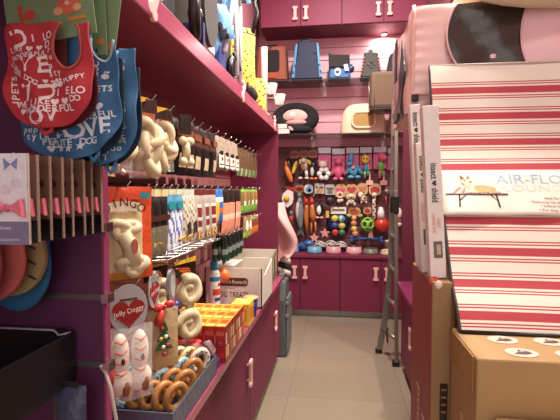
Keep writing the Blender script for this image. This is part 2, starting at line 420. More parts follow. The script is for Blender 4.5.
for key, ys, z, n, row in ROWS:
    k = K[key]; proto = None
    for j, y in enumerate(ys):
        wall_hook(y, z)
        for q in range(n):
            if len(ys) == 1: lab = '%s on the %s left hook row' % (k['desc'], row)
            else: lab = '%s, %s in the row' % (k['desc'], ORD[j])
            if n > 1: lab += ', in front' if q == 0 else ', behind it'
            if len(ys) > 1 and n == 1: lab += ', %s left hooks' % row
            loc = (-.645-q*.05, y, z-.004)
            rz = PI/2-(.10 if q == 0 else .02)+random.uniform(-.12, .12)
            grp = k['cat']+'s of one kind on the %s left hooks' % row if len(ys) > 1 or n > 1 else None
            if proto is None: o = proto = make_pack(key, lab, loc, rz, grp)
            else: o = copy_thing(proto, loc, lab, rz)
            o.rotation_euler = (0, random.uniform(-.03, .03), rz)
# rawhide knots in clear bags with header cards
def knot_pack(label, loc, rz, hw, hh, kn, loose=False):
    t = thing('rawhide_knot_pack', label, 'rawhide knot pack', loc, rz, 'braided rawhide knots on the left hooks')
    h = MB().box((0, 0, -hh/2+.008), (hw, .004, hh), C(62, 40, 32))
    h.prism([(-hw/2, .008), (hw*.3, .008), (-hw/2, -hh*.32)], -.004, -.002, C(240, 180, 40))
    h.box((0, -.003, -hh*.6), (hw*.8, .002, hh*.22), C(190, 96, 60))
    h.build('header_card', t)
    for c, R, r, ph in kn:
        mb = MB(); trefoil_knot(c, R, r, RAW, mb, .95, .8, 1.25, ph=ph); mb.ell(c, (R*.62, R*.42, R*.9), RAW, 10); mb.build('rawhide_knot', t)
    x0 = min(c[0]-R for c, R, r, p in kn)-.012; z0 = min(c[2]-R*1.25 for c, R, r, p in kn)-.012
    pouch(abs(x0)*2, -z0-hh+.03, max(R for c, R, r, p in kn)*1.3, lambda u, v: BAGC, z1=-hh+.03, nu=8, nv=8).build('clear_bag', t)
    return t
wall_hook(1.20, 1.735); wall_hook(1.40, 1.75); wall_hook(1.56, 1.745)
knot_pack('round cream rawhide knot just past the blue dog vest', (-.64, 1.20, 1.73), PI/2-.4, .08, .05, [((0, -.01, -.155), .048, .017, .4)])
knot_pack('largest braided cream rawhide knot under a yellow-cornered brown card', (-.645, 1.395, 1.748), PI/2-.45, .11, .085, [((0, -.015, -.125), .05, .02, .2), ((.008, -.01, -.185), .05, .02, 1.4)])
knot_pack('second braided cream rawhide knot, beside the black pouches', (-.645, 1.545, 1.742), PI/2-.45, .10, .075, [((0, -.015, -.115), .045, .018, .9), ((.0, -.01, -.16), .042, .018, 2.1)])
t = thing('rawhide_bone', 'knotted cream rawhide bone hanging against the black pouches', 'rawhide bone', (-.60, 1.665, 1.735), PI/2-.5)
MB().box((0, 0, -.03), (.06, .003, .075), C(40, 32, 28)).build('header_card', t)
mb = MB().tube([(0, 0, -.10), (.004, 0, -.13), (0, 0, -.17)], [.018, .017, .018], RAW, 10)
for zz in (-.095, -.175): mb.ell((-.016, -.004, zz), (.02, .018, .018), RAW, 10).ell((.018, -.004, zz), (.021, .018, .018), RAW, 10)
mb.build('bone', t)
# big orange pack with a rawhide bone behind its window
def fn_orange(u, v):
    if v > .80: return C(214, 70, 30)
    if u > .80: return C(226, 76, 34)
    if u < .10: return C(224, 96, 40)
    if v < .10: return C(226, 150, 40)
    return C(226, 206, 150)
wall_hook(1.21, 1.46)
t = thing('chew_bag', 'big orange chew bag with a cream rawhide bone window, next to the divider', 'chew bag', (-.63, 1.225, 1.452), PI/2-.80)
pouch(.165, .275, .03, fn_orange, z1=.008, nu=20, nv=24).build('bag', t)
mb = MB().prism(ring(20, .058, .018, -.008, -.052), -.021, -.019, C(238, 222, 180))
for i, ch in enumerate('DINGO'):
    a = (i-2)*.36; mb.text(ch, .036, (-.008+math.sin(a)*.075, -.0225, -.052-.058+math.cos(a)*.072), C(30, 20, 18), rot=-a)
mb.text('Meat in the Middle', .009, (-.008, -.0225, -.066), C(60, 40, 30))
mb.prism(rrect(.03, .02, .004, .055, -.018), -.018, -.016, C(60, 150, 160))
mb.build('label', t)
mb = MB().tube([(-.012, -.02, -.125), (.008, -.024, -.17), (.016, -.02, -.22)], [.026, .024, .026], RAW, 12)
for (cx, cz, a) in ((-.012, -.115, .2), (.016, -.225, -.1)):
    trefoil_knot((cx, -.022, cz), .036, .014, RAW, mb, 1.2, .5, .62, ph=a)
    mb.ell((cx, -.02, cz), (.04, .016, .024), RAW, 12)
mb.prism(ring(14, .010, .022, .012, -.165), -.052, -.046, C(176, 96, 80))
mb.build('rawhide_bone', t)
t = thing('chew_bag', 'yellow chew bag with a cream bone, tucked behind the big orange bag', 'chew bag', (-.67, 1.36, 1.44), PI/2-.3)
pouch(.13, .24, .035, lambda u, v: C(238, 190, 40) if v < .35 else (C(226, 90, 34) if u > .9 else C(226, 208, 170)), z1=.005).build('bag', t)
MB().ell((0, -.02, -.07), (.038, .02, .05), RAW, 12).ell((.008, -.02, -.14), (.034, .02, .04), C(232, 208, 190), 12).ell((.015, -.035, -.13), (.012, .006, .016), C(226, 120, 100), 8).build('rawhide_bone', t)
# wire rack under the middle row
t = thing('wire_rack', 'chrome wire rack of dark chew packs on the left wall', 'wire rack', (XB, 1.72, 1.215))
mb = MB()
for k in range(9): mb.tube([(0.01, -.32+k*.08, -.02), (.36, -.32+k*.08, 0)], .0022, CHROME, 6)
for xx, zz in ((.01, -.02), (.18, -.01), (.36, 0), (.36, .03)): mb.tube([(xx, -.33, zz), (xx, .33, zz)], .003, CHROME, 6)
for k in (-.33, .33): mb.tube([(.01, k, -.02), (.36, k, 0), (.36, k, .03)], .003, CHROME, 6)
mb.build('wire_frame', t)
for k in range(6):
    y = 1.445+k*.085
    lab = 'dark yellow-topped chew packet in the wire rack, %s from the near end' % ORD[k]
    if k == 0:
        o = p = thing('chew_packet', lab, 'chew packet', (-.66, y, 1.215), 0, 'chew packets in the wire rack', rot=(.25, 0, PI/2))
        pouch(.075, .06, .02, lambda u, v: C(44, 28, 24) if v < .8 else C(236, 176, 40), z1=.056).build('packet', o)
        MB().prism([(-.037, .05), (.037, .056), (.037, .032), (-.037, .046)], -.016, -.013, C(236, 176, 40)).build('label', o)
    else: o = copy_thing(p, (-.66, y, 1.215), lab); o.rotation_euler = (.25+random.uniform(-.15, .15), 0, PI/2)
# rawhide knots with dark header cards, lower row
def header_knot(label, loc, rz):
    t = thing('rawhide_knot_pack', label, 'rawhide knot pack', loc, rz, 'rawhide rolls on the lower left hooks')
    h = MB().box((0, 0, -.028), (.11, .004, .07), C(42, 26, 22)).prism([(-.055, .0), (.055, .016), (.055, -.004), (-.055, -.012)], -.004, -.002, C(240, 184, 40))
    for q in range(3): h.box((-.01+q*.012, -.003, -.03-q*.009), (.07-q*.012, .002, .006), C(214, 92, 40), RY(.12))
    h.build('header_card', t)
    for zz, a in ((-.12, .3), (-.262, 1.2)):
        mb = MB()
        sp = [(math.cos(b)*(.014+.0052*b)*1.0, -.022+.004*math.sin(3*b), math.sin(b)*(.014+.0052*b)) for b in [q*.35+a for q in range(24)]]
        mb.tube(sp, [.015+.0003*q for q in range(24)], RAW, 8, T=TR(0, 0, zz)); mb.ell((0, -.008, zz), (.05, .022, .05), RAW, 12)
        mb.build('rawhide_knot', t)
    mb = MB().tube([(.02, -.008, -.15), (.015, -.008, -.19), (.018, -.008, -.23)], [.022, .018, .022], RAW, 10).build('rawhide_shaft', t)
    return t
wall_hook(1.70, 1.17); wall_hook(1.58, 1.17); wall_hook(1.40, 1.165); wall_hook(1.12, 1.165); wall_hook(1.26, 1.165)
header_knot('pale knotted rawhide roll with a dark card, in front of the red cartons', (-.62, 1.70, 1.163), PI/2-.55)
header_knot('pale knotted rawhide roll with a dark card, left of its front neighbour', (-.70, 1.60, 1.163), PI/2-.5)
# silver oval header cards with a red label and white dog shapes in clear bags
SIL = M((172, 172, 170), .35, .2, .18, 120)
def oval_pack(label, loc, rz, big=True, s=1.0):
    t = thing('dog_biscuit_pack', label, 'dog biscuit pack', loc, rz, 'silver-headed biscuit packs')
    h = MB().prism([(p[0]*s, p[1]*s) for p in ring(24, .056, .07, 0, -.055)], -.002, .002, SIL)
    h.prism([(p[0]*s, p[1]*s-.066*s) for p in heart(.047)], -.004, -.002, C(158, 34, 32))
    h.text('Jolly Doggy', .021*s, (0, -.0052, -.062*s), C(240, 226, 216), wx=.9, rot=.16)
    h.box((0, -.003, -.028*s), (.05*s, .001, .006*s), C(70, 66, 66))
    h.build('header_card', t)
    if big:
        for x, q in ((-.028, 0), (.03, .006)):
            mb = MB().ell((x, q-.005, -.185), (.028, .016, .065), C(232, 222, 204), 14).ell((x, q-.005, -.262), (.036, .018, .04), C(232, 222, 204), 14)
            mb.ell((x+.004, q-.0215, -.20), (.006, .004, .010), C(36, 30, 30), 8)
            for k in range(4): mb.tube([(x-.018, q-.019, -.14-k*.03), (x, q-.0225, -.148-k*.03), (x+.016, q-.019, -.138-k*.03)], .0022, C(226, 86, 52), 5)
            mb.ell((x+.012, q-.014, -.28), (.014, .012, .026), C(140, 84, 54), 8)
            mb.build('dog_biscuit', t)
        pouch(.14, .22, .05, lambda u, v: BAGC, z1=-.105, nu=8, nv=10, rip=.004).build('clear_bag', t)
        MB().tube([(-.055, -.012, -.2), (-.06, -.02, -.23), (-.05, -.014, -.26)], [.006, .01, .004], C(232, 66, 40), 6).build('ribbon', t)
    return t
oval_pack('clear pack of white iced dog biscuits under a silver oval card facing out', (-.60, 1.18, 1.165), PI/2-.8)
oval_pack('silver oval biscuit card tucked behind the front biscuit pack', (-.68, 1.10, 1.16), PI/2-.6)
oval_pack('narrow silver oval card turned edge-on above the tree biscuit', (-.62, 1.40, 1.165), PI/2+.05, False, .9)
# burlap tree packet with a red bow
t = thing('gift_packet', 'tan packet with a green tree and red bow hanging above the ring treats', 'gift packet', (-.61, 1.44, 1.05), PI/2-.8)
pouch(.12, .21, .03, lambda u, v: C(190, 158, 112), z1=-.01).build('packet', t)
mb = MB()
for k in range(3): mb.prism([(-.016-.008*k, -.085-k*.032), (.016+.008*k, -.085-k*.032), (0, -.045-k*.03)], -.021, -.016, C(44, 96, 56))
for x, z, c in ((-.008, -.075, (206, 60, 50)), (.006, -.105, (236, 226, 216)), (-.012, -.11, (236, 206, 60)), (.012, -.135, (206, 60, 50)), (-.004, -.14, (240, 230, 220)), (.0, -.165, (196, 56, 46))): mb.ell((x, -.021, z), (.008, .004, .008), C(*c), 8)
mb.build('tree_decoration', t)
MB().ell((-.02, -.02, -.002), (.022, .012, .014), C(206, 46, 38), 10).ell((.02, -.02, .006), (.02, .012, .014), C(206, 46, 38), 10).ell((0, -.026, 0), (.008, .008, .008), C(180, 30, 28), 8).tube([(-.004, -.022, -.004), (-.016, -.026, -.03), (-.02, -.022, -.06)], [.006, .014, .016], C(222, 62, 46), 8).build('bow', t)
t = thing('treat_card', 'silver oval card with a blue ribbon, between the tree packet and rawhide rolls', 'treat card', (-.60, 1.50, 1.165), PI/2+.1)
MB().prism(ring(20, .045, .062, 0, -.06), -.006, .006, M((176, 178, 180), .25, .7)).prism(ring(16, .026, .04, 0, -.06), -.008, -.006, C(176, 176, 174)).build('header_card', t)
MB().ell((-.018, -.015, -.135), (.02, .012, .012), C(44, 70, 160), 8).ell((.018, -.015, -.13), (.02, .012, .012), C(44, 70, 160), 8).tube([(0, -.015, -.135), (.012, -.018, -.165)], [.008, .012], C(38, 62, 150), 8).build('ribbon', t)
pouch(.075, .12, .03, lambda u, v: C(202, 178, 138), z1=-.13).build('bag', t)

# ------------------------------------------------------------------ things on the left counter
ZC = .7155
# red cartons with yellow tops
proto = None; n = 0
for r in range(3):
    for c in range(6):
        loc = (-.500-c*.0485, 1.85+r*.121, ZC)
        lab = 'small red carton with yellow printed top, %s from the aisle in the %s row' % (ORD[c], ['front', 'middle', 'back'][r])
        if proto is None:
            o = proto = thing('treat_carton', lab, 'treat carton', loc, 0, 'red treat cartons on the left counter')
            mb = MB().box((0, 0, .0775), (.046, .117, .155), C(190, 34, 30)); mb.build('carton', o, bevel=.0015)
            mb = MB().box((0, 0, .1553), (.0455, .1165, .001), C(238, 178, 40))
            mb.box((0, .012, .156), (.034, .05, .001), C(226, 96, 36)).box((0, -.04, .156), (.04, .02, .001), C(246, 222, 120)); mb.build('top_print', o)
            mb = MB().box((0, -.0592, .125), (.034, .001, .018), C(214, 90, 60)).box((0, -.0592, .085), (.026, .001, .03), C(156, 22, 22)).box((0, -.0592, .03), (.032, .001, .02), C(206, 60, 44))
            for k in range(3): mb.box((0, -.0597, .092-k*.008), (.018, .001, .003), C(222, 120, 100))
            mb.build('front_print', o)
            mb = MB()
            for k in range(8):
                mb.box((.0235, -.045+(k % 4)*.03, .04+(k//4)*.06), (.001, .02, .045), [C(238, 200, 120), C(240, 232, 210), C(196, 60, 40), C(206, 140, 60)][(k*5+k//4) % 4])
            mb.build('side_print', o)
        else: copy_thing(proto, loc, lab)
# yellow carton, blue tub
t = thing('treat_carton', 'bright yellow carton in front of the white treat carton', 'treat carton', (-.53, 2.36, ZC))
MB().box((0, 0, .06), (.10, .13, .12), C(246, 206, 50)).build('carton', t, bevel=.002)
MB().box((.0505, 0, .06), (.001, .10, .07), C(240, 130, 40)).box((0, -.0655, .06), (.07, .001, .06), C(240, 150, 50)).box((0, 0, .1205), (.07, .08, .001), C(250, 226, 110)).build('print', t)
t = thing('treat_tub', 'small blue tub with a tan lid at the counter edge', 'tub', (-.515, 2.50, ZC))
MB().lathe([(.034, 0), (.044, .10), (.042, .10)], C(44, 58, 150), 20).build('tub', t)
MB().lathe([(.047, .10), (.047, .112), (.02, .114)], C(214, 176, 110), 20).build('lid', t)
# white carton with maroon label, open top
def carton(name, label, x0, x1, y0, y1, h, front, hb, side=None):
    t = thing(name, label, 'display carton', ((x0+x1)/2, (y0+y1)/2, ZC))
    W, D = x1-x0, y1-y0; wall = .006
    col = C(228, 216, 200, r=.6); inn = C(150, 116, 78, r=.8)
    mb = MB().box((0, 0, .004), (W, D, .008), inn)
    mb.box((0, -D/2+wall/2, h/2), (W, wall, h), col).box((0, D/2-wall/2, hb/2), (W, wall, hb), col)
    for s in (-1, 1): mb.prism([(-D/2, .002), (D/2, .002), (D/2, hb), (-D/2+D*.25, h*.75), (-D/2, h)], -wall/2, wall/2, col if side is None else side, TR(s*(W/2-wall/2)) @ RZ(PI/2))
    mb.build('carton', t)
    return t, W, D
t, W, D = carton('display_carton', 'white open display carton with a maroon name label', -.84, -.475, 2.66, 3.08, .25, 1, .25)
mb = MB().prism(rrect(.21, .052, .02, -.01, .162), -D/2-.002, -D/2-.0005, C(98, 44, 32)).text("Nature's Rewards", .034, (-.01, -D/2-.0027, .162), C(236, 222, 206), wx=.80)
mb.text('All Natural', .014, (-.02, -D/2-.001, .122), C(120, 70, 50)).text('DOG TREATS', .050, (-.01, -D/2-.001, .080), C(96, 46, 34), wx=.72)
mb.build('front_print', t)
MB().bb(-W/2+.02, -.02, -.12, .16, .24, .246, C(236, 230, 218)).build('flap', t)
t, W, D = carton('display_carton', 'grey-green sided display carton at the far end of the left counter', -.86, -.52, 3.16, 3.62, .24, 1, .24, C(112, 106, 76))
mb = MB()
for k in range(6): mb.box((W/2+.001, -.18+k*.07, .13), (.001, .045, .12), C(186, 180, 140) if k % 2 else C(86, 92, 66))
mb.build('side_print', t)
# white spray bottle with blue cap
t = thing('spray_bottle', 'white bottle with a blue cap standing before the white carton', 'bottle', (-.72, 2.46, ZC))
MB().lathe([(.031, 0), (.033, .01), (.033, .24), (.027, .265), (.015, .275)], C(228, 222, 214), 20).build('bottle', t)
MB().lathe([(.02, .272), (.022, .278), (.022, .32), (.012, .335), (.012, .345)], C(20, 140, 190), 16).build('cap', t)
mb = MB()
for a0, a1, z0, z1, c in ((-2.2, .6, .21, .235, (30, 130, 180)), (-1.6, .2, .13, .165, (214, 70, 44)), (-2.4, .4, .03, .05, (190, 190, 186)), (-1.2, .5, .095, .115, (60, 70, 140)), (-.6, .6, .18, .20, (206, 60, 60))):
    mb.sheet(lambda u, v: (.0338*math.cos(a0+(a1-a0)*u), .0338*math.sin(a0+(a1-a0)*u), z0+(z1-z0)*v), 10, 1, C(*c))
mb.build('label', t)
wall_hook(2.52, 1.1)
t = thing('ball_toy', 'orange ball in front of the maroon label on the white carton', 'ball', (-.69, 2.54, 0.985))
MB().ell((0, 0, -.045), .045, C(226, 110, 50), 20).build('ball', t); MB().tube([(0, 0, -.002), (0, 0, .06), (-.01, 0, .115)], .002, C(230, 220, 210), 5).build('cord', t)
# red moulded trays and purple tray
for k, (lab, c) in enumerate((('red moulded plastic bone tray, upper of two by the ring treats', (222, 66, 58)), ('red moulded plastic bone tray, lower of two by the ring treats', (206, 56, 52)))):
    t = thing('bone_tray', lab, 'bone tray', (-.665, 1.735+.01*k, ZC+.085-k*.04), .1+.1*k, 'red bone trays')
    MB().prism([(p[1], p[0]) for p in bone_poly(.09, .19)], -.018, .018, C(*c), RX(-PI/2)).build('shell', t, bevel=.006)
    MB().prism([(p[1], p[0]) for p in bone_poly(.055, .15)], -.021, -.016, C(160, 34, 34), RX(-PI/2)).build('recess', t)
t = thing('plastic_lid', 'purple plastic lid lying between the ring treats and red cartons', 'lid', (-.545, 1.755, ZC))
MB().prism(rrect(.10, .06, .015), 0, .03, C(112, 70, 150), RX(PI/2)).build('lid', t, bevel=.003)
# tray of iced ring treats
t = thing('treat_tray', 'slate blue tray of iced ring treats at the near end of the counter', 'tray', (-.66, 1.45, ZC))
TC_ = C(74, 84, 104); a, b, h = .175, .235, .075
MB().bb(-a, a, -b, b, 0, .006, TC_).bb(a-.006, a, -b, b, .006, h, TC_).bb(-a, -a+.006, -b, b, .006, h, TC_).bb(-a+.006, a-.006, -b, -b+.006, .006, h, TC_).bb(-a+.006, a-.006, b-.006, b, .006, h, TC_).build('tray', t, bevel=.0015)
def crk(u, v): return (-a+.01+u*(2*a-.02), b+.002+.014*math.sin(u*40+v*9)*v+.02*v, h*.85+.05*v+.008*math.sin(u*23)*v)
MB().sheet(crk, 40, 6, clear((214, 196, 208), .45, .15)).build('plastic_wrap', t)
ICE = [((226, 214, 196), 'white-iced'), ((130, 178, 196), 'pale blue iced'), ((92, 56, 38), 'chocolate-coated'), ((216, 206, 140), 'pale yellow iced'), ((190, 128, 60), 'plain golden')]
SEQ = [[0, 0, 1, 2, 0, 3, 0], [2, 0, 2, 0, 1, 1, 4], [4, 1, 2, 0, 1, 4, 4], [0, 4, 1, 4, 4, 4, 4]]
for r in range(4):
    for c in range(7):
        col, nm = ICE[SEQ[r][c]]
        o = thing('ring_treat', '%s ring treat, %s from the left in the %s row of the tray' % (nm, ORD[c], ['back', 'second', 'third', 'front'][r]), 'ring treat',
                  (-.79+c*.043, 1.60-r*.08, ZC+.084-r*.010), 0, 'ring treats in the slate blue tray', rot=(random.uniform(-.1, .1), .45+random.uniform(-.15, .15), .95+random.uniform(-.2, .2)))
        R = .034
        MB().torus((0, 0, 0), R, .0125, C(186, 122, 58), n=20, k=9, sz=1.15).build('biscuit', o)
        if SEQ[r][c] != 4:
            mb = MB().torus((0, -.0035, 0), R, .012, C(*col), n=20, k=9, sz=1.15)
            for q in range(10):
                an = q*.63+r; mb.box((R*math.cos(an)*1.02, -.0155, R*1.15*math.sin(an)), (.008, .003, .003), C(242, 236, 226) if SEQ[r][c] in (1, 2) else C(96, 60, 44), None)
            mb.build('icing', o)
# ------------------------------------------------------------------ dog toys on the back board
YT = 5.30                       # depth at which the toys hang
PXM = (at(340, 190, YT)-at(339, 190, YT)).length      # metres per photo pixel there
def toy_hook(o):
    MB().tube([(o.x, 0, o.z-.72), (o.x, o.y-YB+.04-.012, o.z-.72), (o.x, o.y-YB+.04-.02, o.z-.71)], .003, CHROME, 6).build('hook', BOARD_HOOKS)
def toy(name, label, px, py, card=None, parts=(), cat='dog toy', group=None, hook=True, dy=0):
    """px, py: hanging point. card=(w, h, colour, [decor...]); parts=[(part name, [prims])], lengths in photo pixels at that depth"""
    o = at(px, py, YT+dy); t = thing(name, label, cat, o, 0, group)
    def lx(x): return (x-px)*PXM
    def lz(y): return -(y-py)*PXM
    if card:
        w_, h_, c, deco = card; w_ *= PXM; h_ *= PXM
        mb = MB().prism(rrect(w_, h_, min(w_, h_)*card_round(deco), 0, -h_/2+.006), .002, .005, C(*c, r=.5))
        for d in deco:
            if d[0] == 'oval': mb.prism(ring(18, d[3]*PXM, d[4]*PXM, lx(d[1]), lz(d[2])), -.001, .002, C(*d[5]))
            if d[0] == 'rect': mb.box((lx(d[1]), .0005, lz(d[2])), (d[3]*PXM*2, .003, d[4]*PXM*2), C(*d[5]))
            if d[0] == 'heart': mb.prism([(lx(d[1])+q[0], lz(d[2])+q[1]) for q in heart(d[3]*PXM)], -.001, .002, C(*d[4]))
            if d[0] == 'wave': mb.prism([(lx(d[1]), lz(d[2])), (lx(d[3]), lz(d[2])), (lx(d[3]), lz(d[4])), (lx((d[1]+d[3])/2), lz(d[4]-1.6)), (lx(d[1]), lz(d[4]))], -.001, .002, C(*d[5]))
        mb.build('header_card', t)
    for nm, prims in parts:
        mb = MB()
        for p in prims:
            k = p[0]
            if k == 'e':      # ellipsoid: cx, cy, rx, ry, colour, [forward, tilt, depth]
                _, cx, cy, rx, ry, c = p[:6]; fw = p[6] if len(p) > 6 else 0; ti = p[7] if len(p) > 7 else 0
                mb.ell((0, 0, 0), (rx*PXM, min(rx, ry)*PXM*.8, ry*PXM), C(*c), 12, TR(lx(cx), -.03-fw*PXM, lz(cy)) @ RY(ti))
            if k == 't':      # tube: points, radius, colour
                rr = p[2]; mb.tube([(lx(a), -.03-(q[0] if q else 0)*PXM, lz(b)) for a, b, *q in p[1]], [v*PXM for v in rr] if isinstance(rr, (list, tuple)) else rr*PXM, C(*p[3]), 8)
            if k == 'o':      # torus
                mb.torus((lx(p[1]), -.03, lz(p[2])), p[3]*PXM, p[4]*PXM, C(*p[5]))
            if k == 's': mb.prism([(lx(p[1])+q[0], lz(p[2])+q[1]) for q in star(p[3]*PXM)], -.035, -.02, C(*p[4]))
            if k == 'p': mb.prism([(lx(a), lz(b)) for a, b in p[1]], -.04-(p[3] if len(p) > 3 else 0), -.02, C(*p[2]))
        mb.build(nm, t)
    if hook: toy_hook(o)
    return t
def card_round(deco): return .35 if deco and deco[0][0] in ('oval', 'heart') else .06
BR, RD, PK, WB = (150, 112, 74), (150, 40, 34), (222, 92, 142), (224, 228, 234)
bk, wh, yl, og, cr, bl, gn = (26, 24, 28), (236, 232, 226), (238, 204, 60), (232, 120, 40), (226, 208, 178), (64, 160, 200), (112, 190, 96)
G1 = 'toys on brown oval-label cards'; G2 = 'rubber toys on pink cards'
toy('plush_toy', 'black and orange bird toy under the leftmost brown card', 294.5, 151, (9, 8, BR, [('oval', 294.5, 154.8, 4, 2.4, RD)]),
    [('body', [('e', 290, 169, 4, 11, bk, 0, -.25), ('e', 292, 180, 3, 4, bk)]), ('wing', [('e', 289, 174, 3, 10, og, 2, -.35), ('e', 286.5, 166, 1.6, 5, og, 2)]), ('beak', [('e', 295, 168, 2, 7, yl, 2, .3)])], group=G1)
toy('plush_toy', 'white and tan long-legged dog toy under the middle brown card', 304, 150.5, (9, 8, BR, [('oval', 304, 154, 4, 2.4, RD)]),
    [('head', [('e', 304, 161, 3, 2.6, cr, 2), ('e', 300.5, 162, 1.4, 2.6, cr, 1), ('e', 307.6, 162, 1.4, 2.6, cr, 1)]), ('body', [('t', [(303, 163), (303, 171)], 2, (190, 140, 90)), ('t', [(306, 163), (306, 171)], 1.8, cr)]),
     ('leg', [('t', [(302, 171), (301, 177)], 1.6, bk)]), ('leg', [('t', [(306.5, 171), (307, 177)], 1.6, wh)]), ('foot', [('e', 300.5, 178.5, 2.4, 1.3, cr, 1)]), ('foot', [('e', 307, 178.5, 2.4, 1.3, cr, 1)])], group=G1)
toy('plush_toy', 'black toucan toy with orange feet under the third brown card', 313, 150.5, (9, 8, BR, [('oval', 313, 154, 4, 2.4, RD)]),
    [('body', [('e', 313.5, 169, 4, 9, bk), ('e', 312.5, 172, 2, 5, (200, 196, 196), 2.4)]), ('beak', [('e', 310, 163, 1.6, 2.8, yl, 3, -.3)]), ('foot', [('e', 312, 179, 2, 1.3, og, 2)]), ('foot', [('e', 316, 179, 2, 1.3, og, 2)])], group=G1)
def pinkcard(x, w_=12.5, y=148): return (w_, 22, PK, [('wave', x-w_/2, y-.4, x+w_/2, y+6.6, WB), ('rect', x, y+6, w_/2, .7, (50, 90, 170))])
toy('rubber_toy', 'white flower-bodied rubber toy with pink ears on a pink card', 324.5, 148, pinkcard(324.5),
    [('head', [('e', 323, 164.5, 4.6, 3.6, wh, 1), ('e', 319.5, 161.3, 1.6, 1.3, (232, 150, 170), 2), ('e', 326.5, 161.3, 1.6, 1.3, (232, 150, 170), 2)]),
     ('flower', [('e', 324+4.3*math.cos(a), 174+4.3*math.sin(a), 2.9, 2.9, wh) for a in [i*PI/3 for i in range(6)]]+[('e', 324, 174, 2.3, 2.3, bk, 1.6)])], group=G2)
toy('rubber_toy', 'pink winged dragon rubber toy on a pink card', 338.5, 149, pinkcard(338.5, y=149),
    [('head', [('e', 338.5, 162, 4, 3.4, (226, 96, 132), 1), ('e', 335, 159, 1.2, 1.4, (226, 96, 132)), ('e', 342, 159, 1.2, 1.4, (226, 96, 132))]), ('body', [('e', 338.5, 172, 4.4, 7, (220, 88, 126))]),
     ('wing', [('e', 334, 171, 2.4, 5, (214, 80, 120), 0, .5)]), ('wing', [('e', 343, 171, 2.4, 5, (214, 80, 120), 0, -.5)]), ('foot', [('e', 335.5, 179, 2.4, 1.8, (226, 100, 136), 1)]), ('foot', [('e', 341.5, 179, 2.4, 1.8, (226, 100, 136), 1)])], group=G2)
toy('rubber_toy', 'blue winged dragon rubber toy with a pink belly on a pink card', 352.5, 148, pinkcard(352.5),
    [('head', [('e', 351, 158, 2.8, 5, bl, 1), ('e', 349.8, 164, 3.6, 2.2, bl, 2)]), ('body', [('e', 353.5, 171, 4.6, 6, bl)]), ('wing', [('e', 359, 169.5, 2.4, 6.4, (60, 148, 196), 0, -.6)]),
     ('wing', [('e', 348, 171, 1.8, 4, (60, 148, 196), 0, .5)]), ('belly', [('e', 353.2, 168, 1.8, 2, (226, 110, 140), 4)]), ('foot', [('e', 351, 177, 3.6, 1.7, bl, 1)]), ('foot', [('e', 358, 177, 3, 1.7, bl, 1)])], group=G2)
toy('rubber_toy', 'yellow-headed bee rubber toy with a blue body on a pink card', 366, 147.5, pinkcard(366, 11.5, 147.5),
    [('head', [('e', 365.3, 159.5, 4.2, 4.6, yl, 1), ('e', 363.6, 158.8, .8, 1, bk, 4.4), ('e', 366.6, 159, .8, 1, bk, 4.4)]), ('antenna', [('t', [(362.5, 156), (361, 153.5)], .6, bk)]), ('antenna', [('t', [(367, 155.5), (368, 152.8)], .6, bk)]),
     ('body', [('e', 366.5, 167.5, 3.2, 4.6, (64, 150, 176)), ('e', 368.6, 167.5, 1.2, 3, (230, 150, 60), 1)]), ('leg', [('t', [(365, 171), (365, 178)], 1.4, (110, 160, 90))]), ('leg', [('t', [(368, 171), (368, 176)], 1.2, (80, 150, 130))])], group=G2)
toy('rubber_toy', 'pink pig rubber toy with a green body on a pink card', 380, 147, pinkcard(380, 12.5, 147),
    [('head', [('e', 382, 157.2, 4, 4, (230, 96, 132), 1), ('e', 384.6, 157.8, 1.6, 1.8, (236, 128, 156), 3), ('e', 379.2, 153.6, 1.1, 1.3, (226, 90, 126), 1)]), ('body', [('e', 380.6, 166, 3.4, 4.8, gn)]), ('leg', [('t', [(380, 170), (379.6, 178)], 1.3, (222, 120, 140))]), ('leg', [('t', [(382.4, 170), (382.4, 176)], 1.2, (120, 170, 90))])], group=G2)
toy('rubber_toy', 'dark red rubber toy on the pink card nearest the ladder', 392.5, 148, pinkcard(392.5, 9), [('body', [('e', 392.5, 164, 2.4, 5, (120, 40, 70), 1), ('e', 392.5, 157, 2.2, 2.2, (220, 120, 90), 1)])], group=G2)
for px, py, w_ in ((369.5, 171, 'under the bee toy'), (383.5, 171, 'under the pig toy')):
    toy('price_tag', 'pale pink price tag %s' % w_, px, py, None, [('tag', [('p', [(px-.7, py), (px+.7, py), (px+.8, py+9), (px+3.4, py+10), (px+3.4, py+14), (px-3.4, py+14), (px-3.4, py+10), (px-.8, py+9)], (236, 176, 168))])], 'price tag', 'pale pink price tags', dy=.03)
# second row
toy('plush_toy', 'small grey toy under the brown card with a red label, above the fish', 299.5, 185, (9, 8.6, BR, [('oval', 299.5, 189.3, 4, 2.4, RD), ('rect', 299.5, 189.3, 2.6, .5, (230, 190, 160))]), [('body', [('e', 299.5, 195.5, 2.6, 2.4, (120, 120, 124))])], group=G1)
toy('rubber_chicken', 'left orange rubber chicken with a red comb', 308.5, 185, (8.6, 9, (214, 216, 214), [('oval', 309, 189.6, 3.4, 3.2, (96, 150, 190)), ('oval', 309.4, 190.4, 1.6, 1.8, (230, 220, 180))]),
    [('head', [('e', 306.5, 202, 2.6, 3.4, (190, 44, 34), 1), ('e', 305, 199, 1.2, 2.2, (200, 40, 32), 1)]), ('body', [('t', [(306.5, 202, 0), (306.8, 209, 0), (306.4, 217, 1), (307, 226, 0), (307, 234, 0)], [1.6, 2, 2.8, 1.8, 1], (198, 110, 48))])], group='rubber chickens')
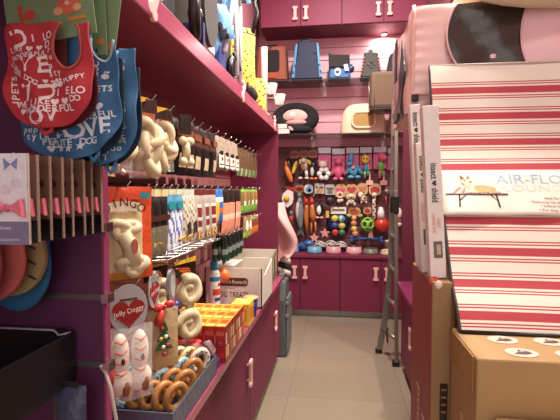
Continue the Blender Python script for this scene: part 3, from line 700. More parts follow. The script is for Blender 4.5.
toy('rubber_chicken', 'right orange rubber chicken, wider body and bent legs', 319.5, 184, (10, 10.4, (186, 180, 176), [('rect', 319.5, 187.5, 4, 1, (90, 84, 84)), ('oval', 319.5, 191, 3.2, 2.6, (206, 150, 90))]),
    [('head', [('e', 312, 202, 2.6, 3.2, (196, 46, 36), 1), ('e', 310.8, 199, 1.1, 2.2, (206, 40, 32), 1)]), ('body', [('t', [(312, 203), (312.4, 209), (313, 216, 1), (313.5, 223)], [1.7, 2.6, 3.6, 2.2], (204, 116, 50))]), ('leg', [('t', [(312, 222), (311.4, 229), (312, 235)], [1.3, 1, .8], (204, 116, 50))]), ('leg', [('t', [(315, 222), (316, 229), (315.4, 234)], [1.3, 1, .8], (204, 116, 50))]), ('cord', [('t', [(319.5, 186), (316, 192), (312.5, 198)], .4, (200, 190, 170))])], group='rubber chickens')
toy('plush_toy', 'dark plush toy under the grey printed card above the ball pack', 330, 185, (9.6, 10.4, (188, 184, 178), [('rect', 330, 188.6, 3.6, 1, (92, 88, 88)), ('oval', 330, 192, 3, 2.2, (120, 116, 112))]), [('body', [('e', 330.5, 201.5, 4.4, 4.6, (52, 44, 46)), ('e', 329, 200, 2, 2, (80, 72, 74), 3)]), ('tag', [('p', [(326, 211), (329.4, 211), (329.4, 218), (326, 218)], (226, 176, 60))])])
toy('bead_toy', 'looped cream bead toy on a tan card with a pink heart', 340.5, 184.5, (11, 14, (204, 164, 108), [('heart', 340.5, 191, 4.6, (214, 84, 110))]), [('loop', [('o', 340, 195, 2.6, 1, cr), ('e', 339, 201, 2, 2, cr), ('e', 342, 200.4, 1.6, 1.8, cr)])])
toy('plush_toy', 'cream puppy plush toy hanging face out on a tan card', 351.5, 184.5, (11, 12, (204, 164, 108), [('heart', 351.5, 190, 4.6, (196, 60, 70))]), [('head', [('e', 351, 196.4, 3.4, 3, cr, 2), ('e', 347.4, 197, 1.5, 2.6, (206, 180, 146), 2), ('e', 354.6, 197, 1.5, 2.6, (206, 180, 146), 2), ('e', 351, 197.6, .9, .8, bk, 4.4)]), ('body', [('e', 351, 201.5, 3.6, 2.8, cr, 1)]), ('leg', [('e', 347.5, 204, 1.3, 2, cr, 1)]), ('leg', [('e', 354.5, 204, 1.3, 2, cr, 1)])])
toy('plush_toy', 'cream plush cow with brown patches on a tan card', 362.5, 183.5, (10.6, 12, (206, 168, 112), [('heart', 362.5, 189, 4, (206, 120, 80))]), [('head', [('e', 360.6, 194.6, 3, 2.8, cr, 2), ('e', 358, 192.6, 1.3, 1, (140, 96, 60), 2), ('e', 363.2, 192.4, 1.3, 1, (140, 96, 60), 2), ('e', 360, 196.3, 1.5, 1.1, (230, 190, 170), 4)]), ('body', [('e', 363.5, 198.5, 3.8, 3.2, cr, 1), ('e', 364.6, 197.6, 1.6, 1.4, (130, 84, 54), 3)]), ('leg', [('e', 361.5, 202, 1.1, 1.8, cr, 1)]), ('leg', [('e', 366, 202, 1.1, 1.8, cr, 1)])])
toy('plush_toy', 'spotted giraffe toy with a long hanging neck on a tan card with a red oval', 375, 184, (12, 12, (206, 170, 116), [('oval', 375, 190, 4.6, 3.4, (190, 60, 56))]), [('head', [('e', 374.2, 194.6, 3, 2.2, cr, 2), ('e', 371.4, 193, 1, 1.3, (150, 100, 64), 2), ('e', 377, 193, 1, 1.3, (150, 100, 64), 2)]), ('neck', [('t', [(374.2, 196), (374, 205), (374.4, 214), (374, 221)], [1.8, 1.7, 1.8, 1.4], cr)]+[('e', 373.6+(i % 2)*1.3, 198+i*3, .9, 1, (92, 56, 40), 1.5) for i in range(8)])])
toy('plush_toy', 'black and grey toy with a red collar beside the ladder', 388, 184, None, [('body', [('e', 387.6, 191.5, 4.4, 3.4, (96, 98, 104), 1), ('e', 386, 190.4, 1.5, 1.6, (190, 190, 192), 3)]), ('collar', [('e', 388, 187.4, 3.4, 1.2, (190, 60, 50), 1)]), ('leg', [('t', [(386, 195), (386, 204)], 1, (190, 80, 80))])])
# third row
toy('egg_toy', 'white fried egg squeaky toy with a yellow yolk', 288, 187, None, [('white', [('p', [(282, 199), (283, 194), (288, 189.6), (293.5, 192), (294, 199), (292.5, 204), (288, 208), (284, 205.4)], wh)]), ('yolk', [('e', 287, 198.8, 3.1, 3, (236, 186, 30), 2)]), ('backing_card', [('p', [(284, 187), (294, 187), (295.6, 191), (290, 190.6)], (184, 44, 40), -.012)])])
toy('fish_toy', 'silver grey fish toy hanging nose up left of the rubber chickens', 300, 196.5, None, [('body', [('t', [(300, 197), (299.8, 201), (299.6, 209), (299.8, 218), (300.6, 226), (300.8, 231)], [1, 2.8, 4.2, 4.1, 2.6, 1.2], (126, 134, 138)), ('e', 298.2, 211, 2.4, 9, (206, 204, 188), 2.2)]), ('tail_fin', [('p', [(299.6, 229), (302, 229), (305, 237), (300.6, 234.4), (296.4, 237.4)], (84, 92, 96))]), ('eye', [('e', 301.4, 202, .8, .8, bk, 3)]), ('side_fin', [('e', 303.6, 213, 1.5, 4, (90, 98, 104), 1, -.3)])])
toy('rubber_toy', 'small red and grey toy at the left edge between egg and bedding', 291.4, 208, None, [('body', [('e', 291.4, 219, 2.4, 3.6, (196, 66, 56)), ('e', 291.4, 213, 2, 2.4, (120, 130, 120))])])
toy('plush_toy', 'black penguin plush with a round white belly and pink feet', 319.8, 200, None, [('body', [('e', 319.8, 210, 4, 7, bk)]), ('belly', [('e', 319.2, 210.2, 2.5, 4.6, (232, 236, 232), 2.2)]), ('wing', [('e', 315.2, 209, 1.4, 5, (40, 36, 40), 0, .3)]), ('wing', [('e', 324.4, 209, 1.4, 5, (40, 36, 40), 0, -.3)]), ('foot', [('e', 317.6, 217.6, 2.2, 1.2, (234, 160, 170), 2)]), ('foot', [('e', 321.8, 217.6, 2.2, 1.2, (234, 160, 170), 2)])])
for px, py, w_ in ((314.4, 237.6, 'below the rubber chickens'), (325, 233, 'left of the ball pack')):
    toy('star_toy', 'pale pink star toy %s' % w_, px, py-5, None, [('star', [('s', px, py, 5.4, (230, 150, 144))])], group='pale pink star toys', hook=True)
toy('flying_disc', 'navy flying disc hanging behind the coloured ball pack', 337.5, 212, None, [('disc', [('e', 338, 224, 12.4, 12.4, (30, 48, 86), -3)])], 'flying disc', dy=.07)
tt = toy('ball_pack', 'net pack of five coloured balls under a white card', 338.5, 207.5, (15.5, 7, (236, 230, 216), [('rect', 338.5, 210, 6, 1, (120, 110, 90))]), [('ball', [('e', 334.8, 218.4, 3.6, 3.4, (226, 206, 70), 2)]), ('ball', [('e', 341.6, 218.6, 3.8, 3.6, (90, 170, 176), 2), ('e', 341, 218.4, 1.8, 3.2, (232, 226, 200), 3.4)]), ('ball', [('e', 335, 225.4, 3.6, 3.4, (52, 80, 160), 2)]), ('ball', [('e', 342, 225.8, 3.6, 3.4, (206, 200, 80), 1.6)]), ('ball', [('e', 335.4, 232.4, 3.6, 3.4, (206, 60, 48), 2)]), ('ball', [('e', 342, 232.4, 3.4, 3.2, (56, 130, 90), 2)])], 'ball pack')
tt['label'] = 'net pack of six coloured balls under a white card'
toy('caterpillar_toy', 'orange, yellow and pink caterpillar toy on a tan card with lime wings', 354.5, 208, (12, 8.6, (206, 160, 104), [('oval', 354.5, 212, 5, 2.8, (190, 74, 60))]), [('wing', [('e', 348.6, 215.6, 2.4, 1.5, (170, 200, 80), 1, .4)]), ('wing', [('e', 360.4, 215.6, 2.4, 1.5, (170, 200, 80), 1, -.4)]), ('body', [('e', 354, 218, 2.6, 2.6, (224, 176, 120), 1), ('e', 353.8, 223.2, 3, 3, (226, 140, 90), 1), ('e', 354.2, 228.6, 3, 2.8, (226, 204, 84), 1), ('e', 355.4, 233.6, 3.2, 3, (230, 132, 110), 1)])])
# open lattice ball
lt = toy('lattice_ball', 'lime green open lattice ball with holes', 367.4, 207.5, (8, 7, (196, 160, 120), [('oval', 367.4, 211, 3, 2, (180, 60, 50))]), [('string', [('t', [(367.4, 213), (367.4, 219)], .5, (190, 60, 50))])], 'ball')
gr_ = (1+5**.5)/2
ds = [Vector(v).normalized() for v in [(0, s*1, q*gr_) for s in (1, -1) for q in (1, -1)]+[(s*1, q*gr_, 0) for s in (1, -1) for q in (1, -1)]+[(q*gr_, 0, s*1) for s in (1, -1) for q in (1, -1)]]
mb = MB(); Rb = 6.3*PXM
for dvec in ds:
    q = dvec.to_track_quat('Z', 'Y').to_matrix().to_4x4()
    mb.torus((0, 0, Rb*.86), Rb*.50, Rb*.13, C(128, 206, 60), q, 14, 7, axis='Z')
mb.build('lattice', lt, loc=(0, -.05, -16.6*PXM))
toy('ball_toy', 'big red ball toy with a white dome on top', 381, 205, None, [('ball', [('e', 381.6, 224.6, 7.6, 7, (206, 50, 32), 1)]), ('dome', [('t', [(380.6, 208), (380.8, 212), (381, 218)], [2, 3.4, 4.2], wh), ('e', 380.6, 209, 2.6, 2.4, wh)])], 'ball')
toy('chew_stick', 'long blue bone stick toy hanging level above the bowls', 366, 233.6, None, [('shaft', [('t', [(353, 239), (366, 238.4), (380, 239)], 1.5, (36, 84, 150))]), ('end_knob', [('e', 352, 237.4, 2.2, 1.8, (40, 92, 160)), ('e', 352, 240.6, 2.2, 1.8, (40, 92, 160))]), ('end_knob', [('e', 381, 237.4, 2.2, 1.8, (40, 92, 160)), ('e', 381, 240.6, 2.2, 1.8, (40, 92, 160))]), ('tag', [('p', [(369, 230), (371.6, 230), (373, 237.4), (367.8, 237.4)], (232, 178, 166))])])
toy('squeaky_toy', 'white squeaky toy with red stripes right of the ladder rail', 399, 205, None, [('body', [('e', 398.6, 213, 3, 5.4, (226, 216, 206), 1), ('e', 398.6, 220, 2.4, 1.4, (190, 60, 60), 2), ('e', 398.6, 224, 3, 2.4, (226, 210, 200), 1)])])
# ------------------------------------------------------------------ bowls on the back worktop
ZB = .7155
def bowl(label, px, r, h, col, cat='bowl', fill=None, inner=None):
    p = at(px, 250, 5.12); t = thing('feeding_bowl', label, cat, (p.x, 5.12, ZB), 0, 'feeding bowls on the back worktop')
    MB().lathe([(r, 0), (r*.98, h*.3), (r*.84, h), (r*.78, h), (r*.70, h*.5), (.0001, h*.46)], C(*col), 24).build('bowl', t)
    MB().lathe([(r*.80, h*1.0), (r*.82, h*1.04), (r*.76, h*1.02), (r*.64, h*.6), (.0001, h*.56)], STEEL if not fill else C(*fill), 24).build('steel_insert' if not fill else 'inner_dish', t)
bowl('small blue feeding bowl at the left end, half behind the pink bedding', 292.5, .075, .075, (96, 160, 196))
bowl('blue feeding bowl with a steel insert, second from the left', 314.5, .090, .082, (104, 166, 198))
bowl('left of the two pink feeding bowls with steel inserts', 333.5, .092, .085, (214, 150, 156))
bowl('right of the two pink feeding bowls with steel inserts', 354, .094, .085, (220, 162, 164))
bowl('low olive grey feeding bowl between pink and cream bowls', 370.5, .088, .065, (118, 114, 98), fill=(92, 90, 80))
bowl('cream feeding bowl holding white tubs, behind the ladder', 388.5, .095, .05, (196, 178, 132), fill=(226, 216, 200))
p = at(304, 243, 5.28)
t = thing('wrapped_package', 'crumpled blue package lying behind the two blue bowls', 'package', (p.x, 5.27, ZB))
MB().ell((0, 0, .055), (.115, .05, .055), C(40, 82, 156), 16).ell((.06, -.02, .095), (.07, .05, .04), C(56, 104, 180), 12).ell((-.07, -.02, .05), (.06, .05, .05), C(30, 56, 120), 12).build('package', t)
for k, (px, zz) in enumerate(((320, .065), (331, .07), (341, .065))):
    p = at(px, 243, 5.28); t = thing('woven_ball', 'black and white woven ball behind the pink bowls, %s from the left' % ORD[k], 'ball', (p.x, 5.285, ZB), 0, 'black and white woven balls')
    mb = MB().ell((0, 0, zz), zz, C(40, 38, 40), 16)
    for a in range(6): mb.torus((0, 0, zz), zz*.99, .007, C(214, 206, 196), RZ(0) @ TR(0, 0, zz) @ RZ(a*.52) @ RX(.5+.3*a) @ TR(0, 0, -zz), 20, 6)
    mb.build('ball', t)
t = thing('white_tub', 'white lidded tub standing in front of the board behind the cream bowl', 'tub', (at(389, 243, 5.28).x, 5.30, ZB)); MB().lathe([(.045, 0), (.05, .12), (.052, .12), (.052, .14), (.0001, .145)], C(226, 214, 200), 18).build('tub', t)
MB().lathe([(.0525, .12), (.0535, .142), (.0001, .148)], C(206, 190, 178), 18).build('lid', t)
# ------------------------------------------------------------------ carriers on the upper glass shelf
ZS = 2.7005
def carrier(label, px0, px1, h, d, side, front, top=.78, extra=None, y=5.16, name='pet_carrier', cat='pet carrier', rz=0):
    a, b = at(px0, 80, y-d/2), at(px1, 80, y-d/2); W = abs(b.x-a.x)*.97
    t = thing(name, label, cat, ((a.x+b.x)/2, y, ZS), rz, 'pet carriers on the upper glass shelf')
    def blk(w0, w1, y0, y1, z0, z1, mat, mb):
        vs = [(-w0/2, y0, z0), (w0/2, y0, z0), (w0/2, y1, z0), (-w0/2, y1, z0), (-w1/2, y0+.015, z1), (w1/2, y0+.015, z1), (w1/2, y1-.015, z1), (-w1/2, y1-.015, z1)]
        return mb.add(vs, [(0, 3, 2, 1), (4, 5, 6, 7), (0, 1, 5, 4), (1, 2, 6, 5), (2, 3, 7, 6), (3, 0, 4, 7)], mat)
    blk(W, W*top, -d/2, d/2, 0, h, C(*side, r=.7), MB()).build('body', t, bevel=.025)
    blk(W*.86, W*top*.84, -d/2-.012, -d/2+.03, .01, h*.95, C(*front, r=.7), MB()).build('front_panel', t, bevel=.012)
    if extra: extra(t, W, h, d)
    return t
def ex_orange(t, W, h, d):
    MB().prism(rrect(W*.52, h*.6, .03, .0, h*.55), -d/2-.018, -d/2-.008, C(30, 26, 28, r=.9)).build('mesh_window', t)
    MB().prism(rrect(W*.4, .05, .02, 0, h*.13), -d/2-.022, -d/2-.008, C(170, 72, 44)).build('pocket', t)
    MB().tube([(-.07, 0, h-.01), (-.05, 0, h+.035), (.05, 0, h+.035), (.07, 0, h-.01)], .01, C(40, 34, 34), 8).build('carry_handle', t)
    MB().tube([(-W*.42, 0, h-.03), (-W*.52, -.01, h+.03), (-W*.56, 0, h*.6), (-W*.52, 0, h*.1)], .012, C(36, 30, 30), 6).build('strap', t)
    MB().ell((0, -d/2-.02, h*.93), (.012, .006, .012), C(30, 26, 26), 8).build('emblem', t)
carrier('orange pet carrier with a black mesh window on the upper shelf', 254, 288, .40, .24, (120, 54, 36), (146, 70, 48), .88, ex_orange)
def ex_navy(t, W, h, d):
    for s in (-1, 1):
        mb = MB().prism([(s*W*.40, .02), (s*W*.49, .02), (s*W*.36, h*.9), (s*W*.30, h*.9)], -d/2-.016, -d/2+.02, C(60, 140, 190))
        for k in range(4): mb.box((s*(W*.44-k*.02), -d/2-.019, h*(.18+k*.17)), (.014, .008, .022), C(20, 24, 40))
        mb.build('side_strip', t)
    MB().box((-.02, 0, h+.005), (.11, .07, .03), C(70, 150, 196)).build('top_panel', t, bevel=.008)
    MB().tube([(-.09, -.03, h-.02), (-.07, -.03, h+.035), (.03, -.03, h+.04), (.06, -.03, h-.005)], .009, C(30, 34, 52), 6).build('carry_handle', t)
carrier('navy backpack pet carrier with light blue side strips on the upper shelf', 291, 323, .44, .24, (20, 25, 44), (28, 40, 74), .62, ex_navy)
def ex_cat(t, W, h, d):
    MB().prism([(-W*.48, h*.46), (W*.36, h*.46), (W*.46, h*.98), (-W*.34, h*1.02), (-W*.5, h*1.1)], -d/2-.03, d/2-.02, C(34, 30, 30, r=.8)).build('flap', t, bevel=.01)
    MB().prism(ring(18, .035, .045, -.02, h*.27), -d/2-.024, -d/2-.012, C(232, 228, 220)).prism([(-.05, h*.26), (-.035, h*.34), (-.02, h*.3), (-.005, h*.36), (.0, h*.26), (-.02, h*.18)], -d/2-.028, -d/2-.02, C(26, 24, 26)).build('patch', t)
    MB().prism([(W*.18, h*.55), (W*.34, h*.58), (W*.42, h*.3), (W*.24, h*.28)], -d/2-.036, -d/2-.032, C(230, 226, 220)).build('tag', t)
    MB().ell((W*.52, -.02, h*.5), (.04, .05, .05), C(44, 60, 100), 10).build('side_pocket', t)
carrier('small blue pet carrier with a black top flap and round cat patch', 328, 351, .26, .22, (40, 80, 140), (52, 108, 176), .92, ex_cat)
def ex_grey(t, W, h, d):
    for s in (-1, 1):
        mb = MB()
        for k in range(6): mb.ell((s*(W*.47-k*W*.028), -d/2-.012, h*(.15+k*.12)), (.012, .008, .014), C(220, 120, 110), 6)
        mb.build('vent_row', t)
    mb = MB()
    for q in range(4): mb.prism(ring(10, .014, .014, .03*math.cos(q*PI/2), h*.5+.03*math.sin(q*PI/2)), -d/2-.018, -d/2-.01, C(24, 22, 22))
    mb.build('air_holes', t)
    MB().box((0, -.02, h+.012), (.045, .05, .05), C(40, 38, 38)).build('top_grip', t, bevel=.006)
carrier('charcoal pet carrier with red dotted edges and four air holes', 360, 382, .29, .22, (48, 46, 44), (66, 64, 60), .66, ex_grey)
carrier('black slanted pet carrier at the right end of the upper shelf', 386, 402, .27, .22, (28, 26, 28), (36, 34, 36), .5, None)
# ------------------------------------------------------------------ beds on the lower glass shelf
Z2 = 2.0855
p = at(295, 133, 5.14)
t = thing('cave_bed', 'black round pet bed with a pink cushion on the lower shelf', 'pet bed', (p.x, 5.16, Z2))
MB().torus((0, .02, .20), .205, .075, C(26, 22, 24, r=.95), TR(0, 0, 0) @ TR(0, .02, .20) @ RX(-.35) @ TR(0, -.02, -.20), n=28, k=12, sz=.62).ell((0, .05, .17), (.25, .05, .13), C(34, 28, 30, r=.95), 20).build('rim', t)
MB().ell((.0, -.08, .055), (.21, .09, .055), C(30, 26, 28, r=.95), 20).build('base', t)
MB().ell((0, 0.0, .22), (.155, .05, .085), C(222, 176, 168, r=.8), 20).ell((.02, -.06, .14), (.13, .05, .035), C(206, 150, 146, r=.8), 16).build('cushion', t)
MB().box((-.02, -.055, .25), (.065, .004, .045), WHT, RX(.2)).build('tag', t)
MB().prism(ring(10, .035, .016), -.006, 0, C(236, 170, 176), TR(-.03, -.185, .06) @ RY(.7)).build('ribbon', t)
for k, (x0, zz) in enumerate(((-.86, .057), (-.83, 0))):
    t = thing('flat_box', 'long flat white box at the left of the lower shelf, %s of two' % ('upper' if k == 0 else 'lower'), 'box', (x0, 4.98, Z2+zz), 0, 'flat white boxes on the lower shelf')
    MB().bb(-.08, .26, -.03, .07, 0, .05, C(232, 224, 212)).build('box', t, bevel=.002); MB().bb(.2605, .262, -.02, .06, .01, .04, C(206, 170, 160)).build('end_label', t)
p = at(363, 133, 5.16)
t = thing('pet_house', 'cream plush igloo pet house with an arched tan opening', 'pet house', (p.x, 5.18, Z2))
def dome(cx, rx, ry, rz, col, open_w, open_h, opc, t, tiles=True):
    mb = MB(); n, m = 30, 10
    for j in range(m):
        for i in range(n):
            pass
    def f(u, v):
        a = 2*PI*u; b = v*PI/2
        k = 1+(.012 if tiles and (int(u*18+int(v*6)*.5) % 2 == 0) else 0)
        e = .45
        cc = math.copysign(abs(math.cos(b))**e, math.cos(b)); ss = abs(math.sin(b))**.8
        ca, sa = math.cos(a), math.sin(a)
        return (cx+rx*cc*math.copysign(abs(ca)**.75, ca)*k, ry*cc*math.copysign(abs(sa)**.75, sa)*k, rz*ss)
    mb.sheet(f, 54, 12, C(*col, r=.95)); mb.build('shell', t)
    MB().prism(rrect(open_w, open_h, min(open_w, open_h)*.42, cx, rz*.42), -ry-.012, -ry+.03, C(*opc, r=.95)).build('opening', t)
    mb = MB(); P = rrect(open_w+.02, open_h+.02, min(open_w, open_h)*.42, cx, rz*.42)
    mb.tube([(q[0], -ry-.008, q[1]) for q in P], .014, C(min(255, col[0]+10), col[1], col[2], r=.95), 8, True); mb.build('opening_rim', t)
dome(0, .255, .16, .345, (226, 206, 172), .235, .15, (176, 138, 78), t)
t = thing('pet_house', 'smaller grey cream pet house right of the cream igloo', 'pet house', (at(397, 133, 5.16).x, 5.18, Z2))
dome(0, .10, .13, .27, (190, 178, 156), .09, .13, (96, 90, 78), t)
p = at(381, 105, 5.1)
t = thing('cube_pouf', 'brown cube pouf on a short shelf in front of the grey carrier', 'pouf', (.45, 4.85, 2.3))
MB().box((0, 0, .19), (.28, .30, .38), C(108, 86, 66, r=.9)).build('cushion', t, bevel=.035)
MB().tube([(x, -.148, z) for x, z in ((-.10, .03), (-.105, .19), (-.10, .35))], .005, C(112, 90, 68, r=.9), 6).build('piping', t)
# ------------------------------------------------------------------ between the left shelving and the back wall
mb = MB()
def drape(u, v):
    x = -.76+u*(.37-.13*max(0, v-.35)/.65-.07*max(0, .2-v)/.2)+.008*math.sin(v*9+u*4)
    return (x, 3.98+.05*math.sin(u*11+v*3)+.03*math.sin(v*7), .80+v*.53+(.03*math.sin(u*9) if v < .05 else 0))
mb.sheet(drape, 30, 24, C(228, 164, 160, r=.7)); o = mb.build('hanging_blanket', solid=.02)
tag(o, 'pale pink padded blanket hanging at the far end of the left shelving', 'blanket')
t = thing('rope_toy', 'black and white twisted rope hanging below the pink blanket', 'rope toy', (-.53, 4.12, .83))
for s in range(2):
    MB().tube([(.045*math.cos(q*.7+s*PI), .045*math.sin(q*.7+s*PI), -q*.0125) for q in range(22)], .032, C(*((230, 214, 196) if s else (40, 34, 36)), r=.8), 8).build('strand', t)
MB().tube([(0, 0, .0), (0, 0, .12)], .006, C(200, 180, 160), 6).build('cord', t)
t = thing('folded_step', 'grey folded plastic step standing on the floor past the left cabinets', 'folded step', (-.51, 3.86, 0))
GP = C(84, 88, 90, r=.5)
MB().prism([(-.14, .004), (.14, .004), (.15, .30), (.14, .55), (.10, .66), (-.10, .66), (-.15, .5), (-.15, .2)], -.05, .05, GP, RZ(PI/2)).build('panel', t, bevel=.012)
MB().prism([(-.13, .05), (.13, .05), (.13, .52), (-.12, .52)], -.075, -.052, C(100, 104, 106, r=.5), RZ(PI/2)).build('tread', t, bevel=.008)
for zz in (.36, .47): MB().box((.062, 0, zz), (.03, .27, .028), C(110, 112, 112, r=.45)).build('rib', t, bevel=.006)
MB().box((0, 0, .685), (.05, .12, .05), C(90, 94, 96, r=.5)).build('carry_handle', t, bevel=.01)
for s in (-1, 1): MB().box((.03, s*.12, .02), (.05, .03, .036), BLK).build('rubber_foot', t, bevel=.004)
# ------------------------------------------------------------------ ladder
t = thing('step_ladder', 'aluminium ladder with black rubber feet leaning by the right cabinets', 'ladder', (.40, 3.80, 0))
AL = M((150, 142, 132), .38, .75, .05)
def rail(pts, w_=.05, d_=.028):
    mb = MB(); P = [Vector(p) for p in pts]
    for a, b in zip(P[:-1], P[1:]):
        vs = []
        for q in (a, b):
            vs += [(q.x-w_/2, q.y-d_/2, q.z), (q.x+w_/2, q.y-d_/2, q.z), (q.x+w_/2, q.y+d_/2, q.z), (q.x-w_/2, q.y+d_/2, q.z)]
        mb.add(vs, [(3, 2, 1, 0), (4, 5, 6, 7), (0, 1, 5, 4), (1, 2, 6, 5), (2, 3, 7, 6), (3, 0, 4, 7)], AL)
    return mb
A = [(-.045, .14, .03), (.004, .12, .35), (.040, .09, .75), (.048, .05, 1.45), (.05, .02, 2.20)]
Bq = [(.070, -.14, .03), (.064, -.13, .35), (.062, -.12, .75), (.054, -.10, 1.45), (.05, -.08, 2.20)]
rail(A).build('rail', t, bevel=.004); rail(Bq, .03).build('rail', t, bevel=.004)
def lerp(P, z):
    for a, b in zip(P[:-1], P[1:]):
        if a[2] <= z <= b[2]:
            k = (z-a[2])/(b[2]-a[2]); return Vector(a)+(Vector(b)-Vector(a))*k
for zz in (.22, .50, .78, 1.06, 1.62, 1.9): MB().tube([lerp(A, zz), lerp(Bq, zz)], .017, AL, 8).build('rung', t)
for P in (A, Bq):
    MB().box((P[0][0]-.006, P[0][1], .02), (.058, .04, .038), BLK).build('rubber_foot', t, bevel=.006)
    q = lerp(P, 1.33); MB().box(q, (.045, .05, .15), BLK).build('hinge', t, bevel=.01)
MB().prism([(-.13, .245), (.03, .245), (-.13, .10)], -.006, .006, BLK, TR(.0, .0, 0) @ RZ(-PI/2-.2) @ TR(0, 0, 0)).build('gusset', t)
# ------------------------------------------------------------------ near bay on the left: dog vests, cards, caps, bin
# long arm the vests hang from (clipped to the divider)
t = thing('steel_hanger', 'steel arm on the divider from which the dog vests hang', 'hanger', (-.583, 1.008, 1.86))
MB().tube([(0, 0, 0), (.0, -.03, .0), (.02, -.30, 0), (.02, -.31, .015)], .004, CHROME, 8).box((0, 0, 0), (.03, .008, .05), CHROME).build('arm', t)
def vest(name, label, P0, Wt, Ht, main, prn, words, opening, loc_y, collar=None, fold=0.0, group=None, loops=()):
    """flat dog vest: P0 = top-left corner (x, z); outline given by left/right edges"""
    t = thing(name, label, 'dog vest', (P0[0]+Wt/2, loc_y, P0[1]), 0, group)
    hw = Wt/2
    def edge(z, s):          # z from 0 (top) to -Ht
        k = -z/Ht
        if k < .60: return s*hw*(.95+.08*k)
        q = (k-.60)/.40; return s*hw*max(0, 1-q**2.4)**.55
    def ys(x, z): return -.006*math.sin(x*70+z*22)-.005*math.sin(z*60-x*30)-.01*math.cos(min(1, abs(x)/hw)*PI/2)
    MAT = C(*main, r=.85); INN = C(*[max(8, int(v*.45)) for v in main], r=.9)
    mb = MB(); mi = MB()
    nu, nv = 44, 48
    vs = []; keep = []
    for j in range(nv+1):
        z = -Ht*j/nv*.9995
        l, r = edge(z, -1), edge(z, 1)
        for i in range(nu+1):
            x = l+(r-l)*i/nu; vs.append((x, ys(x, z), z))
    fs = []
    for j in range(nv):
        for i in range(nu):
            a = j*(nu+1)+i
            cx = (vs[a][0]+vs[a+nu+2][0])/2; cz = (vs[a][2]+vs[a+nu+2][2])/2
            if opening and ((cx-opening[0])/opening[2])**2+((cz-opening[1])/opening[3])**2 < 1: continue
            fs.append((a, a+nu+1, a+nu+2, a+1))
    mb.add(vs, fs, MAT, None, True); f = mb.build('front', t, solid=.003)
    fs = [(j*(nu+1)+i, j*(nu+1)+i+1, (j+1)*(nu+1)+i+1, (j+1)*(nu+1)+i) for j in range(4, nv) for i in range(nu) if not (opening and vs[j*(nu+1)+i][2] > opening[1]-opening[3]*.75 and vs[j*(nu+1)+i][0] > opening[0]-opening[2])]
    mi.add([(x, .022-y*.4, z) for x, y, z in vs], fs, MAT if not opening else INN, None, True); mi.build('back', t, solid=.003)
    pm = C(*prn, r=.8); mt = MB()
    for wd in words:
        k = wd[0]
        wf = lambda X, Z: ys(X, Z)-.0028
        def inside(x, z, m=.004):
            return edge(z, -1)+m < x < edge(z, 1)-m and -Ht+m < z < -.002 and not (opening and ((x-opening[0])/(opening[2]+.003))**2+((z-opening[1])/(opening[3]+.003))**2 < 1)
        if k == 'text':
            _, body, size, x, z, rot = wd[:6]; wx = wd[6] if len(wd) > 6 else 1
            # letter by letter, so that nothing prints outside the cloth
            adv = size*.62*wx
            for i, ch in enumerate(body):
                if ch == ' ': continue
                o = (i-(len(body)-1)/2)*adv; X, Z = x+o*math.cos(rot), z+o*math.sin(rot)
                if all(inside(X+dx*size*.3, Z+dz*size*.36, .001) for dx in (-1, 1) for dz in (-1, 1)): mt.text(ch, size, (X, 0, Z), pm, wx=wx, warp=wf, rot=rot, bold=.022)
        else:
            _, x, z, r_ = wd[:4]
            if not all(inside(x+dx*r_, z+dz*r_) for dx in (-1, 1) for dz in (-1, 1)): continue
            poly = {'heart': heart(r_), 'star': star(r_), 'dot': ring(14, r_, r_*.8)}[k]
            mt.add([(x+a, ys(x+a, z+b)-.0028, z+b) for a, b in poly], [tuple(range(len(poly)))[::1]], pm)
            if k == 'dot':
                for q in (-1, 0, 1): mt.add([(x+q*r_*.9+a*.4, ys(x, z)-.003, z+r_*1.15+b*.4) for a, b in poly], [tuple(range(len(poly)))], pm)
    mt.build('print', f)
    if opening:      # piping round the opening
        ox, oz, ra, rb = opening
        pts = [(ox+ra*math.cos(a), 0, oz+rb*math.sin(a)) for a in [i*2*PI/40 for i in range(40)]]
        pts = [(x, ys(x, z)-.003, z) for x, _, z in pts if edge(z, -1) < x < edge(z, 1) and -Ht < z < 0]
        k0 = max(range(len(pts)), key=lambda i: (Vector(pts[i])-Vector(pts[i-1])).length)
        pts = pts[k0:]+pts[:k0]
        if len(pts) > 3: MB().tube(pts, .003, C(*collar, r=.8) if collar else MAT, 6).build('piping', t)
    for (x, z, ln) in loops:
        yy = .01
        MB().tube([(x-.009, yy, z+.01), (x-.010, yy-.004, z-ln*.6), (x, yy-.006, z-ln), (x+.011, yy-.004, z-ln*.6), (x+.010, yy, z+.01)], .005, C(*(min(255, int(v*1.25)) for v in main), r=.8), 8).build('leg_loop', t)
    return t
def words(cx, cy, sc, items):
    """printed words and shapes of a vest, measured off the cloth: (kind, ...) with positions in print units"""
    out = []
    for it in items:
        if it[0] == 'text': out.append(('text', it[1], it[2], (it[3]-cx)*sc, -(it[4]-cy)*sc)+tuple(it[5:]))
        else: out.append((it[0], (it[1]-cx)*sc, -(it[2]-cy)*sc, it[3]))
    return out
